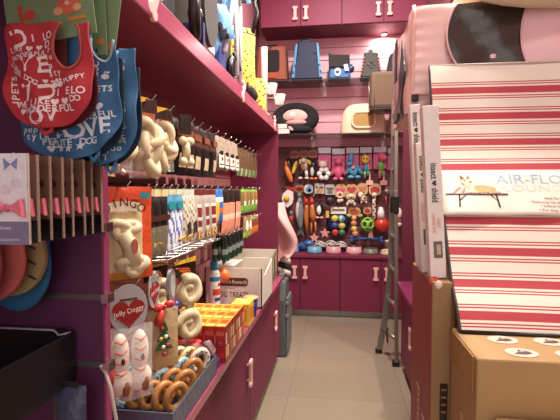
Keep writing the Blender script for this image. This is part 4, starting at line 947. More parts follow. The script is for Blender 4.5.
W1 = words(48.5, 21.5, .00197, [('text', 'U', .045, 21, 37, 1.75, 1.2), ('text', 'I LO', .021, 44, 35.5, .1), ('text', 'DO', .022, 55, 43.5, .1), ('text', 'LIKE', .015, 14.5, 47.5, .03), ('heart', 31, 47.5, .007), ('heart', 41, 46.3, .007), ('text', 'WONDERFUL', .0155, 29, 54.5, .08), ('text', 'PE', .014, 57, 51, .1),
      ('text', 'V', .048, 29.5, 65, .08, 1.1), ('text', 'E', .046, 47, 66, .1, 1.2), ('text', 'luck', .017, 60, 57.5, .12), ('text', 'pop', .018, 61, 65.5, .14), ('text', 'style', .018, 64, 73, .12, .9), ('text', 'LIKE', .015, 12, 66, -.7), ('text', 'OUR DOG', .015, 26, 77, -.5), ('text', 'PETS', .021, 11.5, 88, 1.5), ('text', 'I', .020, 10.5, 103, 1.5), ('text', '7', .048, 28, 94, .1, 1.1), ('text', 'U', .044, 51, 93, 1.75, 1.2),
      ('dot', 57, 86, .007), ('dot', 64, 85, .008), ('heart', 48, 82, .005), ('text', 'PUPPY', .015, 80, 80, .3), ('text', 'I ELO', .022, 76, 94, .04), ('text', 'WE LIKE', .0195, 34, 105, .04), ('heart', 60, 104.5, .009), ('heart', 72, 104, .009), ('heart', 20, 113, .008), ('text', 'WONDERFUL', .0195, 54, 112, .04), ('text', 'O', .042, 40, 121, .0, 1.2), ('text', 'V', .034, 56, 119, .05, 1.1), ('text', 'DO', .017, 84, 102, .1), ('text', 'L', .036, 24, 119.5, .0)])
W2 = words(66, 28, .00208, [('text', 'L', .052, 60, 128, .1, 1.1), ('text', 'O', .052, 75, 129, .1, 1.1), ('text', 'V', .054, 93, 127, .1, 1.1), ('text', 'E', .05, 109, 124, .1), ('text', 'CUTE DOG', .022, 74, 141, .08), ('star', 59, 147, .010), ('star', 70, 147.5, .010), ('star', 82, 145, .010), ('heart', 46, 147, .009), ('heart', 33, 143, .011), ('text', 'style', .020, 31, 134.5, .05), ('text', 'pup', .020, 26, 127, .05), ('text', 'PET', .019, 46, 140, .05), ('text', 'WONDERFUL', .019, 94, 114, .12),
      ('heart', 104, 104, .010), ('dot', 92, 96, .010), ('text', 'PETS', .02, 106, 86, .1), ('dot', 108, 72, .008), ('text', 'LUCK', .017, 100, 62, 1.4)])
W3 = words(99, 33, .00218, [('dot', 124, 55, .012), ('heart', 112, 66, .009), ('text', 'DO', .022, 104, 62, .1), ('dot', 122, 80, .011), ('dot', 106, 88, .010), ('text', 'I', .03, 112, 100, .1), ('text', '@', .030, 123, 112, .1), ('text', 'luck', .018, 108, 116, .05), ('text', 'PE', .022, 121, 125, .1), ('text', 'beauty', .019, 112, 131, 3.2), ('text', 'looks', .021, 114, 139, 3.2), ('text', 'PET LIFE', .021, 110, 147, 3.24), ('text', 'LOVE', .026, 106, 154, 3.25), ('heart', 128, 100, .008), ('dot', 128, 138, .008), ('text', 'NDERF', .019, 106, 108, .1), ('text', 'I', .02, 126, 66, .1), ('heart', 127, 92, .007)])
gV = 'printed dog vests on green cards'
vest('dog_vest', 'blue printed dog vest rearmost of the three, against the divider', (-.645, 1.775), .182, .268, (52, 104, 150), (200, 212, 222), W3, (.018, .0, .030, .045), .968, (120, 160, 190), group=gV, loops=((.02, -.262, .022),))
vest('dog_vest', 'blue printed dog vest with stars and big LOVE lettering, behind the red one', (-.722, 1.79), .245, .275, (48, 100, 148), (204, 214, 224), W2, (.088, -.0, .030, .06), .915, (140, 176, 196), group=gV, loops=((.0, -.262, .028), (.055, -.24, .035)))
vest('dog_vest', 'red printed dog vest with white lettering, nearest the camera', (-.712, 1.797), .200, .218, (190, 42, 52), (232, 214, 214), W1, (.052, -.046, .027, .050), .865, (170, 66, 60), group=gV, loops=((-.01, -.208, .02),))
# green header cards
def green_card(label, x0, z0, z1, wd, y, rot, deco):
    t = thing('header_card', label, 'header card', (x0, y, z1), 0, 'green header cards of the dog vests')
    c = C(112, 138, 94, r=.7); h = z1-z0; T = RY(rot)
    mb = MB().bb(-wd/2, wd/2, -.001, .001, -h, 0, c, T)
    mb.build('card', t)
    if deco:
        mb = MB().prism(ring(18, .013, .012, -.045, -h+.062), -.0025, -.0015, C(206, 66, 52), T)
        for q, (x, z) in enumerate(((-.066, .068), (-.064, .056), (-.066, .08))): mb.prism(ring(10, .006, .006, x, -h+z), -.0025, -.0015, C(206, 66, 52), T)
        mb.build('paw_print', t)
        mb = MB().prism(ring(18, .026, .020, .045, -h+.068), -.0025, -.0015, C(214, 100, 74), T).prism(ring(12, .011, .009, .022, -h+.058), -.003, -.002, C(222, 160, 112), T).prism(ring(12, .010, .008, .066, -h+.060), -.003, -.002, C(222, 160, 112), T)
        mb.prism(ring(10, .006, .005, .045, -h+.072), -.004, -.003, C(236, 170, 160), T); mb.prism(rrect(.04, .008, .003, .062, -h+.038), -.0025, -.0015, C(206, 128, 50), T)
        mb.build('animal_print', t)
    else: MB().prism(ring(14, .009, .008, wd/2-.014, -h+.03), -.0025, -.0015, C(206, 116, 50), T).build('paw_print', t)
    return t
green_card('nearest green header card with a red paw print above the red vest', -.632, 1.770, 1.92, .205, .888, -.12, True)
green_card('middle green header card above the blue vest with stars', -.565, 1.752, 1.93, .085, .94, -.02, False)
green_card('green header card farthest right, above the rearmost blue vest', -.512, 1.745, 1.93, .055, .955, .14, False)
# hair bow cards on a hook
t = thing('steel_hanger', 'short steel hook on the divider carrying the hair bow cards', 'hanger', (-.612, 1.008, 1.508))
MB().tube([(0, 0, 0), (0, -.24, 0), (0, -.25, .012)], .003, CHROME, 8).build('arm', t)
for k in range(8):
    y = .735+k*.034; front = k == 0
    dx = -.615+.001*k+random.uniform(-.004, .004)
    lab = ['frontmost hair bow card, white with a blue bow print and lilac foot', 'second', 'third', 'fourth', 'fifth', 'sixth', 'seventh', 'hair bow card rearmost of the row, nearest the divider'][k]
    if 0 < k < 7: lab = '%s hair bow card from the front, colour browned for shade, with a darkened foot' % lab
    t = thing('hair_bow_card', lab, 'hair bow card', (dx, y, 1.517), 0, 'hair bow cards under the dog vests', rot=(0, 0, random.uniform(-.05, .05)))
    ca = C(224, 220, 228) if front else C(120, 82, 66)  # rear cards browned and darkened in colour for the shade they hang in
    mb = MB().bb(-.048, .048, -.001, .001, -.168, 0, ca)
    mb.bb(-.048, .048, -.0016, -.001, -.168, -.125, C(120, 116, 150) if front else C(22, 18, 26))
    for s in (-1, 1): mb.prism([(0.014, -.02), (.014+s*.014, -.008), (.014+s*.012, -.03)], -.0022, -.001, C(120, 140, 190) if front else C(70, 66, 100))
    for q in range(3): mb.prism(ring(10, .011, .009, -.02+q*.022, -.055-.012*(q % 2)), -.0022, -.001, C(214, 200, 214) if front else C(66, 42, 40))
    if front: mb.text('Bows', .011, (.0, -.0025, -.137), C(224, 222, 236)).text('hair accessories', .009, (0, -.0025, -.158), C(220, 218, 232))
    mb.build('card', t)
    mb = MB()
    for s in (-1, 1): mb.prism([(.012, -.100), (.012+s*.028, -.082), (.012+s*.032, -.118)], -.014, -.003, C(226, 110, 130))
    mb.ell((.012, -.01, -.10), (.007, .007, .008), C(206, 86, 112), 8); mb.build('bow', t, bevel=.002)
    MB().bb(.0475, .0495, -.004, .002, -.166, 0, clear((190, 170, 150), .35, .2)).build('sleeve', t)
# hanging caps / bibs
for k, (lab, c, x1, zb, y) in enumerate((('dark blue dog bib nearest the camera under the bow cards', (22, 56, 112), -.735, 1.165, .80), ('red dog bib second from the front under the bow cards', (132, 40, 40), -.70, 1.185, .84), ('coral dog bib third from the front under the bow cards', (176, 72, 68), -.675, 1.20, .88), ('tan dog bib with dark marks near the purple divider', (150, 122, 78), -.655, 1.205, .92), ('teal blue dog bib rearmost, lowest of the row', (24, 92, 140), -.668, 1.158, .955))):
    t = thing('dog_bib', lab, 'dog bib', (x1-.10, y, 1.42), 0, 'plain dog bibs at lower left')
    H = 1.42-zb
    P = [(-.075, 0), (.075, 0), (.088, -H*.5)]+[(.09*math.cos(a), -H*.55-H*.45*math.sin(a)) for a in [i*PI/14 for i in range(15)]]+[(-.088, -H*.5)]
    mb = MB().prism(P, -.007, .007, C(*c, r=.85))
    if k == 3:
        for q in range(4): mb.tube([(.05, -.009, -.06-q*.035), (.07, -.009, -.07-q*.035)], .003, C(52, 30, 26), 5)
    mb.build('cloth', t, bevel=.006)
    MB().tube([(.0, 0, 0), (0, 0, .02)], .004, CHROME, 6).build('hanger', t)
t = thing('steel_hanger', 'steel hook behind the bow cards carrying the plain dog bibs', 'hanger', (-.76, 1.008, 1.44))
MB().tube([(0, 0, 0), (0, -.26, 0)], .004, CHROME, 8).build('arm', t)
# black bin below
t = thing('black_bin', 'black open plastic bin hung on the divider at lower left', 'bin', (-.85, .80, .975))
DB = C(20, 17, 20, r=.35)
MB().bb(-.2, .2, -.2, .2, 0, .008, DB).bb(.192, .2, -.2, .2, .008, .125, DB).bb(-.2, -.192, -.2, .2, .008, .125, DB).bb(-.192, .192, .192, .2, .008, .13, DB).bb(-.192, .192, -.2, -.192, .008, .08, DB).build('bin', t, bevel=.002)
MB().tube([(-.19, .19, .128), (.15, .19, .128), (.165, .185, .118), (.195, .19, .124)], .003, clear((200, 200, 215), .5, .1), 6).build('rim', t)
t = thing('clear_cord', 'translucent plastic cord curving down in front of the divider edge', 'cord', (-.585, 1.0, 1.015))
MB().tube([(0, 0, 0), (.02, -.01, -.012), (.035, -.015, -.05), (.05, -.02, -.12), (.055, -.02, -.22)], .0045, C(170, 150, 140, r=.25), 8).build('cord', t)
t = thing('blue_pouch', 'slate blue pouch hanging under the black bin by the divider', 'pouch', (-.64, .955, .985))
pouch(.09, .25, .04, lambda u, v: C(52, 60, 86) if u > .2 else C(90, 70, 80), z1=0).build('pouch', t); MB().box((0, 0, -.004), (.05, .006, .02), BLK).build('clip', t)

# ------------------------------------------------------------------ things on top of the left shelving
ZT = 2.0005
t = thing('folded_stroller', 'black folded pet stroller with a big spoked wheel on the top left shelf', 'pet stroller', (-.70, 1.62, ZT))
T = TR(.165, -.02, .100) @ RZ(.30)
mb = MB().torus((0, 0, 0), .075, .022, C(24, 23, 24, r=.35), T, 32, 10, axis='X'); mb.build('tyre', t)
mb = MB().torus((0, 0, 0), .056, .006, C(120, 118, 112, r=.25), T, 32, 8, axis='X').ell((0, 0, 0), (.03, .025, .025), C(70, 68, 66), 12, T)
for k in range(6): mb.tube([(0, 0, 0), (0, .056*math.cos(k*PI/3), .056*math.sin(k*PI/3))], .006, C(110, 108, 104, r=.3), 6, T=T)
mb.build('wheel_rim', t)
MB().bb(-.18, .06, -.20, .09, 0.002, .45, C(30, 30, 34, r=.8)).build('folded_cloth', t, bevel=.04)
for s in (-1, 1): MB().tube([(.02, s*.07-.04, .05), (.05, s*.06-.04, .3), (.0, s*.08-.04, .6)], .012, C(150, 148, 146, r=.25), 8).build('frame_tube', t)
t = thing('silver_carrier', 'shiny silver and black carrier behind the spoked wheel on the top shelf', 'pet carrier', (-.70, 1.87, ZT))
MB().bb(-.16, .14, -.11, .12, .002, .42, M((170, 164, 150), .25, .5, .2, 10, bump=.4)).build('body', t, bevel=.05)
MB().prism(ring(24, .10, .15, 0, .21), -.01, .01, C(60, 60, 60, r=.5), TR(.145, -.02, 0) @ RZ(PI/2)).build('window', t)
MB().bb(-.10, .155, -.14, -.115, .0, .12, C(28, 40, 100, r=.7)).build('base_panel', t)
t = thing('folded_stroller', 'blue folded pet stroller with white tubes on the top left shelf', 'pet stroller', (-.68, 2.24, ZT))
for k, (y, z, a) in enumerate(((-.17, .20, .3), (-.15, .34, -.2), (.06, .46, .2), (.14, .62, -.3))):
    pouch(.10, .17, .05, lambda u, v: C(84, 146, 200, r=.6) if u+v > .5 else C(30, 34, 48), z1=0, rip=.008).build('cloth', t, loc=(.10, y, z), rot=(a, a, PI/2-.5))
MB().bb(-.18, .07, -.18, .24, .002, .60, C(26, 28, 40, r=.8)).build('folded_seat', t, bevel=.04)
for a, b in (((.12, -.12, .12), (.13, .12, .62)), ((.14, .05, .05), (.12, .10, .62)), ((.13, .17, .03), (.13, .16, .6))): MB().tube([a, b], .013, C(222, 222, 224, r=.25), 10).build('frame_tube', t)
MB().torus((.12, .03, .075), .055, .018, C(28, 28, 30), n=22, axis='X').build('wheel', t)
MB().tube([(.13, .02, .16+.0), (.135, .06, .12), (.13, .10, .16), (.135, .14, .10)], .01, C(60, 66, 80), 8).build('spring', t)
MB().bb(.02, .11, -.17, -.05, .002, .16, C(28, 44, 120, r=.7)).build('storage_basket', t, bevel=.02)
t = thing('patterned_cushion', 'yellow cushion with a small black pattern at the far end of the top shelf', 'cushion', (-.625, 2.62, ZT))
YE = C(236, 200, 70, r=.8)
def ycol(u, v):
    a, b = int(u*22), int(v*40); k = (a*7+b*13+(a*b) % 5) % 7
    return C(40, 34, 30, r=.8) if k == 0 else (C(214, 120, 30, r=.8) if (k == 3 and u < .35) else YE)
T = TR(0, 0, 0) @ RZ(PI*.28)
mb = pouch(.26, .38, .14, ycol, z1=.43, nu=22, nv=40); mb.build('cover', t, rot=(0, 0, .6))
MB().bb(-.10, .12, -.10, .10, .0, .06, BLK).build('base', t, bevel=.02)
MB().tube([(.09, .05, .40), (.12, .06, .52), (.10, .06, .60), (.06, .06, .64)], .014, C(34, 30, 36), 8).build('strap', t)
t = thing('patterned_cushion', 'small yellow printed sachet drooping over the far end of the top shelf', 'sachet', (-.575, 2.98, ZT), .5)
pouch(.15, .20, .05, ycol, z1=.20).build('cover', t); MB().box((0, 0, .2), (.1, .008, .02), YE).build('seam', t)
t = thing('acrylic_stand', 'white post with two clear plastic cups near the orange carrier', 'display stand', (-.56, 3.25, ZT))
MB().tube([(0, 0, 0), (0, 0, .50)], .022, C(236, 226, 212, r=.4), 12).build('post', t)
for x, zz in ((.055, .16), (.115, .08)):
    MB().lathe([(.032, 0), (.045, .07), (.042, .07), (.03, .004)], clear((220, 226, 220), .4, .06), 20, TR(x, -.01, zz)).build('cup', t)
    MB().tube([(.02, 0, zz+.05), (x, -.01, zz+.045)], .005, WHT, 6).build('holder', t)
MB().lathe([(.04, 0), (.04, .012), (.0001, .014)], WHT, 18).build('base', t)

# ------------------------------------------------------------------ right side
# right-hand shelving and base cabinet
t = thing('base_cabinet', 'maroon base cabinet on the right between ladder and tall carton', 'cabinet', (.86, 3.02, 0), 0)
MB().bb(-.34, .36, -.66, .60, .075, .678, PURD).build('body', t); MB().bb(-.30, .36, -.65, .59, .001, .074, PURD).build('plinth', t)
for s in (-1, 1):
    d = MB().box((0, .01, 0), (.62, .02, .59), PUR).build('door', t, bevel=.003, loc=(-.362, s*.315-.03, .377), rot=(0, 0, -PI/2)); handle(d, (s*.26 if s > 0 else .22, 0, .06))
o = MB().bb(.455, 1.24, 2.35, 3.62, .68, .715, M((120, 34, 74), .25, 0, .04, 6, coat=.3)).build('worktop', bevel=.003); tag(o, 'dark magenta counter on the right cabinet holding glass jars', 'worktop')
t = thing('display_shelving', 'dark purple shelving end panel on the right beside the ladder', 'shelving', (1.22, 3.0, .72))
MB().bb(-.715, .02, .68, .70, .0, 1.30, PURD).build('end_panel', t); MB().bb(0, .02, -.48, .68, .0, 1.30, MAUD).build('back_panel', t); MB().bb(-.30, .02, -.48, .70, 1.30, 1.36, PURD).build('top_shelf', t)
for k, (x, y, h) in enumerate(((.53, 2.86, .22), (.56, 2.66, .20), (.60, 3.05, .22))):
    t = thing('glass_jar', ['clear glass jar with a grey lid, middle of the right counter', 'clear glass jar nearest the tall carton on the right counter', 'clear glass jar farthest along the right counter'][k], 'jar', (x, y, .7155), 0, 'glass jars on the right counter')
    MB().lathe([(.055, 0), (.06, .01), (.06, h*.78), (.045, h*.86), (.045, h*.88)], clear((170, 180, 200), .35, .06), 20).build('jar', t)
    MB().lathe([(.05, h*.86), (.052, h), (.0001, h+.01)], C(96, 98, 110), 20).build('lid', t); MB().ell((0, 0, h*.34), (.05, .05, h*.32), C(58, 48, 58), 12).build('contents', t)
# tall carton with red side
RX0, RX1, RY0, RY1, RZ1 = .268, .324, 1.315, 1.665, 1.183
t = thing('tall_carton', 'tall brown carton with a dark red side and torn tape on its top', 'carton', ((RX0+RX1)/2, (RY0+RY1)/2, 0))
W, D = RX1-RX0, RY1-RY0
MB().bb(-W/2, W/2, -D/2, D/2, .002, RZ1, M((158, 120, 74), .7, 0, .10, 5)).build('carton', t, bevel=.004)
mb = MB().bb(-W/2-.001, -W/2, -D/2+.004, D/2-.004, .01, RZ1-.006, C(150, 34, 34, r=.5))
def side_text(body, size, y, z, mat, mb):
    vs, fs = text_mesh(body, 1.0)      # reads upward on the face that looks towards -X
    mb.add([(-W/2-.0022, y+b*size, z+a*size) for a, b, _ in vs], fs, mat)
side_text('rosewood', .085, .02, .62, C(226, 190, 176), mb); side_text('rosewood', .085, -.08, .56, C(226, 190, 176), mb)
mb.build('side_print', t)
mb = MB().box((.008, -D/2-.0012, .83), (.022, .001, .11), C(52, 34, 24)).box((.008, -D/2-.0012, .72), (.022, .001, .05), C(150, 62, 30))
for k in range(4): mb.box((.008, -D/2-.002, .80+k*.022), (.014, .001, .006), C(150, 112, 70))
mb.build('front_print', t)
mb = MB().ell((-.014, -.125, RZ1+.001), (.014, .035, .007), C(206, 62, 46, r=.7), 10).ell((-.026, -.15, RZ1-.006), (.006, .022, .016), C(214, 80, 60, r=.7), 8).ell((-.012, -.176, RZ1-.008), (.012, .005, .014), C(236, 214, 196), 8)
mb.build('torn_tape', t)
# flat white boxes standing on it, leaning a little to the left
for k, (lab, x, y, z1, bw) in enumerate((('slim white box on the tall carton, nearest of three, beside the lounger', .295, 1.385, 1.70, .046), ('shortest slim white box on the tall carton, middle of three', .280, 1.475, 1.60, .034), ('slim white box on the tall carton, rearmost of three', .284, 1.58, 1.74, .034))):
    h = z1-RZ1; dy = .05; t = thing('slim_box', lab, 'box', (x, y, RZ1+.001), 0, 'slim white boxes beside the striped lounger', rot=(0, -.062, 0))
    MB().bb(-bw/2, bw/2, -dy/2, dy/2, .002, h, C(236, 228, 220, r=.45)).build('box', t, bevel=.002)
    mb = MB(); v1, f1 = text_mesh('insect', 1.0, .02); v2, f2 = text_mesh('shield', 1.0, .02)
    def down(vs, fs, size, zc, mat, xo=0, wx=.66): mb.add([(xo+b*size, -dy/2-.0012, zc-a*size*wx) for a, b, _ in vs], fs, mat)
    zt = [1.506, 1.535, 1.690][k]-RZ1
    down(v1, f1, .027, zt, C(30, 26, 30), 0, .74); down(v2, f2, .027, zt-.072, C(30, 26, 30), 0, .70)
    mb.prism([(q[1]*.8, zt-.036+q[0]*.8) for q in heart(.010)], -dy/2-.0015, -dy/2-.001, C(40, 36, 40))
    for q, wd in enumerate(('FABRIC', 'CARRIER FOR')):
        v3, f3 = text_mesh(wd, 1.0); down(v3, f3, .015, zt-.155, C(216, 120, 60), .007-.014*q)
    mb.box((.002, -dy/2-.001, zt-.235), (bw*.55, .001, .05), C(104, 92, 70)).box((.004, -dy/2-.0015, zt-.235), (bw*.25, .001, .03), C(186, 170, 140))
    mb.build('front_print', t)
# near carton and the lower one in front of it
def big_carton(label, x0, x1, y0, y1, z1, text_):
    t = thing('cardboard_box', label, 'cardboard box', ((x0+x1)/2, (y0+y1)/2, 0), 0, 'big brown boxes at lower right')
    W, D = x1-x0, y1-y0; c = M((176, 140, 86), .7, 0, .08, 4)
    MB().bb(-W/2, W/2, -D/2, D/2, .002, z1, c).build('carton', t, bevel=.005)
    mb = MB()
    for k in range(4):
        for r, oy_ in ((0, .050), (1, .140)):
            cx = -W/2+(.115 if text_ else .16)+k*.113-(.012 if r else 0)
            if oy_ > D-.03 or cx > W/2-.04: continue
            T = TR(cx, -D/2+oy_, z1+.0006) @ RX(-PI/2)
            mb.prism(ring(20, .037, .030), -.0008, 0, C(226, 208, 188), T)
            mb.prism([(-.02, -.012), (.004, -.014), (.022, -.006), (.020, .006), (-.004, .016), (-.008, 0)], -.0016, -.0008, C(92, 76, 66), T).prism([(-.008, .0), (.008, .002), (.006, .014)], -.002, -.0016, C(190, 176, 160), T)
    mb.build('top_print', t)
    MB().bb(-W/2-.004, -W/2-.001, -D/2+.02, D/2-.01, z1-.09, z1-.004, M((170, 124, 66), .75)).build('flap', t)
    mb = MB()
    if text_:
        vs, fs = text_mesh(text_, 1.0); mb.add([(-W/2-.0015, .0+b*.07, z1-.28+a*.07) for a, b, _ in vs], fs, C(226, 196, 150)); mb.build('side_print', t)
    return t
big_carton('large brown box under the striped lounger with oval prints on its top', .316, .86, 1.05, 1.285, 1.062, 'Canine')
big_carton('lower brown box with oval prints at the bottom right corner', .352, .86, .80, 1.035, .935, None)
# striped folded lounger
t = thing('striped_lounger', 'red and cream striped folded dog lounger standing on the brown box', 'dog lounger', (.327, 1.23, 1.066))
prof = [(0, 0, 0), (0, .045, .06), (0, .115, .135), (0, .215, .305), (0, .30, .435), (0, .385, .575), (0, .478, .842)]
def _prof(u):
    u = max(0, min(1, u))*(len(prof)-1); i = min(int(u), len(prof)-2); f = u-i
    def cr(k):
        a, b, c, d = (prof[max(0, i-1)][k], prof[i][k], prof[i+1][k], prof[min(len(prof)-1, i+2)][k])
        return .5*((2*b)+(-a+c)*f+(2*a-5*b+4*c-d)*f*f+(-a+3*b-3*c+d)*f**3)
    return Vector((0, cr(1), cr(2)))
_tab = [_prof(i/400) for i in range(401)]; _arc = [0]
for i in range(400): _arc.append(_arc[-1]+(_tab[i+1]-_tab[i]).length)
LEN = _arc[-1]
def along(l):
    """point and tangent of the lounger cloth, l metres up from its lower edge"""
    l = max(0, min(LEN-1e-6, l)); i = 0
    lo, hi = 0, 400
    while hi-lo > 1:
        m = (lo+hi)//2
        if _arc[m] <= l: lo = m
        else: hi = m
    f = (l-_arc[lo])/(_arc[hi]-_arc[lo]); return _tab[lo].lerp(_tab[hi], f), (_tab[hi]-_tab[lo]).normalized()
CRM = M((220, 211, 193), .8, 0, .05, 60); RDS = M((186, 56, 68), .8, 0, .06, 60); LW = .62
PER, OFF = 0.1029, .0477          # stripe repeat and the first stripe's height
cuts = [(0, CRM)]
k = 0
while k < 9:
    c = OFF+k*PER
    for off, hw_ in ((-.31, .021), (-.225, .021), (0, .13), (.225, .021), (.31, .021)): cuts += [(c+(off-hw_)*PER, RDS), (c+(off+hw_)*PER, CRM)]
    k += 1
cuts.append((LEN, CRM))
mb = MB()
for (l0, m0), (l1, m1) in zip(cuts[:-1], cuts[1:]):
    l0, l1 = max(0, l0), min(LEN, l1)
    if l1 <= l0: continue
    nn = max(1, int((l1-l0)/.012))
    for q in range(nn):
        a, ta = along(l0+(l1-l0)*q/nn); b, tb = along(l0+(l1-l0)*(q+1)/nn)
        nx = 12; vs = []; fs = []
        for p in (a, b):
            for i in range(nx+1):
                x = LW*i/nx; vs.append((x, p.y+.004*math.sin(x*9+p.z*6), p.z))
        mb.add(vs, [(i, i+1, i+nx+2, i+nx+1) for i in range(nx)], m0, None, True)
mb.build('striped_cloth', t)
back = MB()
for i in range(0, 400, 20):
    a, b = _tab[i], _tab[i+20]
    back.add([(0, a.y+.006, a.z), (LW, a.y+.006, a.z), (LW, b.y+.006, b.z), (0, b.y+.006, b.z), (0, a.y+.035, a.z), (LW, a.y+.035, a.z), (LW, b.y+.035, b.z), (0, b.y+.035, b.z)], [(4, 5, 6, 7), (0, 4, 7, 3), (1, 2, 6, 5)]+([(0, 1, 5, 4)] if i == 0 else [])+([(3, 7, 6, 2)] if i == 380 else []), C(60, 52, 50, r=.7))
back.build('folded_frame', t)
MB().tube([p+Vector((-.002, 0, 0)) for p in _tab[::10]], .0045, C(48, 40, 42, r=.6), 8).build('edge_piping', t)
MB().tube([(0, -.002, .002), (LW, -.002, .002)], .005, C(34, 30, 30), 8).build('lower_bar', t)
e = _tab[-1]; MB().tube([(0, e.y, e.z), (LW, e.y, e.z)], .0035, C(206, 190, 176), 8).build('upper_hem', t)
# paper belly band
B0, B1 = .371, .535
mb = MB()
N_ = 12
vs = []; fs = []
for j in range(N_+1):
    p, tg = along(B0+(B1-B0)*j/N_); n_ = Vector((0, -tg.z, tg.y))
    for i in range(21):
        x = -.004+(LW)*i/20; q = p+n_*(.010+.003*math.sin(x*30)*abs(j/N_*2-1)); vs.append((x, q.y, q.z))
for j in range(N_):
    for i in range(20): a = j*21+i; fs.append((a, a+1, a+22, a+21))
mb.add(vs, fs, C(232, 222, 206, r=.35), None, True); band = mb.build('paper_band', t, solid=.001)
FT = Matrix.Identity(4)
def lay(mb):
    """lay flat printing (x, lift, up from the band's middle) onto the curved paper band"""
    out = []
    for v in mb.v:
        l = (B0+B1)/2+v.z; p, tg = along(l); n_ = Vector((0, -tg.z, tg.y)); j = (l-B0)/(B1-B0)
        q = p+n_*(.0112+.003*math.sin(v.x*30)*abs(j*2-1)-v.y); out.append(Vector((v.x, q.y, q.z)))
    mb.v = out; return mb
mb = MB().text('AIR-FLOW', .050, (.302, 0, .049), C(148, 184, 216), FT, wx=1.12)
mb.text('LOUNGER', .036, (.306, 0, .015), C(214, 208, 200), FT, wx=1.42)
gt = C(84, 78, 76)
for q, (wd, x) in enumerate((('Ideal for:', .325), ('• Relieving hip and joint pressure', .345), ('• Indoor/outdoor use', .345), ('• For dogs up to 125 lbs', .345))): mb.text(wd, .0135, (x, 0, -.022-q*.0142), gt, FT, wx=1.0)
lay(mb).build('lettering', band)
mb = MB(); FT = FT @ Matrix.Translation((-.006, 0, -.008)) @ Matrix.Diagonal((1.28, 1, .80, 1))
mb.prism([(.02, .003), (.155, .003), (.128, .033), (.045, .033)], -.0006, 0, C(222, 204, 190), FT)
for q in range(6): mb.prism([(.028+q*.021, .003), (.034+q*.021, .003), (.052+q*.014, .033), (.047+q*.014, .033)], -.0009, -.0006, C(196, 120, 120), FT)
mb.prism([(.012, .004), (.160, .004), (.160, -.002), (.012, -.002)], -.001, 0, C(58, 50, 48), FT)
for x, dx in ((.045, -.003), (.132, .004)):
    mb.prism([(x-.002, 0), (x+.002, 0), (x+dx+.002, -.058), (x+dx-.002, -.058)], -.001, 0, C(58, 50, 48), FT)
    mb.prism([(x-.014 if dx > 0 else x+.014, -.002), (x-.011 if dx > 0 else x+.017, -.002), (x+dx*.3+.001, -.03), (x+dx*.3-.001, -.026)], -.001, 0, C(58, 50, 48), FT)
lay(mb).build('cot_picture', band)
DG, DG2 = C(206, 172, 112), C(226, 212, 184)
mb = MB().prism(ring(18, .036, .018, .098, .026), -.0014, -.0008, DG, FT).prism([(.060, .012), (.082, .012), (.086, .050), (.072, .062), (.060, .050)], -.0016, -.0008, DG2, FT)
mb.prism(ring(14, .013, .014, .066, .062), -.0018, -.0008, DG2, FT).prism([(.054, .066), (.062, .074), (.052, .092)], -.0018, -.0008, C(120, 90, 66), FT).prism([(.066, .074), (.074, .070), (.074, .092)], -.0018, -.0008, C(150, 116, 80), FT)
mb.prism([(.058, .008), (.092, .008), (.088, .018), (.060, .016)], -.0018, -.0008, DG2, FT).prism(ring(8, .004, .003, .076, .058), -.0022, -.0018, C(40, 34, 34), FT).prism(ring(8, .003, .002, .062, .066), -.0022, -.0018, C(40, 34, 34), FT)
mb.prism([(.128, .018), (.146, .010), (.140, .006), (.120, .008)], -.0014, -.0008, DG, FT)
lay(mb).build('dog_picture', band)
# ------------------------------------------------------------------ pink fabric pet tent above the boxes
TX0, TX1, TY0, TY1, TZ0, TZ1 = .282, 1.16, 1.80, 2.46, 1.772, 2.165
t = thing('stock_carton', 'plain brown carton standing behind the striped lounger under the pink tent', 'carton', (.80, 2.08, 0)); MB().bb(-.36, .36, -.32, .25, .002, 1.768, C(150, 116, 76, r=.8)).build('carton', t, bevel=.006); MB().bb(-.03, .03, -.3215, -.3205, .1, 1.76, C(190, 160, 110)).build('tape', t)
t = thing('pet_tent', 'pale pink fabric pet tent with a black curved window, above the striped lounger', 'pet tent', ((TX0+TX1)/2, (TY0+TY1)/2, TZ0))
W, D, H = TX1-TX0, TY1-TY0, TZ1-TZ0
PKF = M((244, 200, 194), .42, 0, .05, 10, bump=.15)
def face(fn, nu, nv, mat): return MB().sheet(fn, nu, nv, mat)
def pf(u, v):      # front, softly puffed, gathered along its left edge
    x = -W/2+W*u; e = math.exp(-u*W/.05)
    return (x, -D/2-.018*math.sin(PI*u)**.5*math.sin(PI*v)**.5-.004*e*math.sin(v*55)-.005*math.sin(x*16+v*7), H*v)
mb = MB().sheet(pf, 70, 40, PKF)
def pl(u, v): return (-W/2-.010*math.sin(PI*u)*math.sin(PI*v)+.006*math.sin(u*14+v*5), D/2-D*u, H*v)
mb.sheet(pl, 24, 24, PKF)
mb.add([(-W/2, D/2, 0), (W/2, D/2, 0), (W/2, D/2, H), (-W/2, D/2, H), (W/2, -D/2, 0), (W/2, -D/2, H), (-W/2, -D/2, 0), (-W/2, -D/2, H)], [(1, 0, 3, 2), (4, 1, 2, 5), (7, 5, 2, 3), (6, 0, 1, 4)], PKF)
mb.build('shell', t)
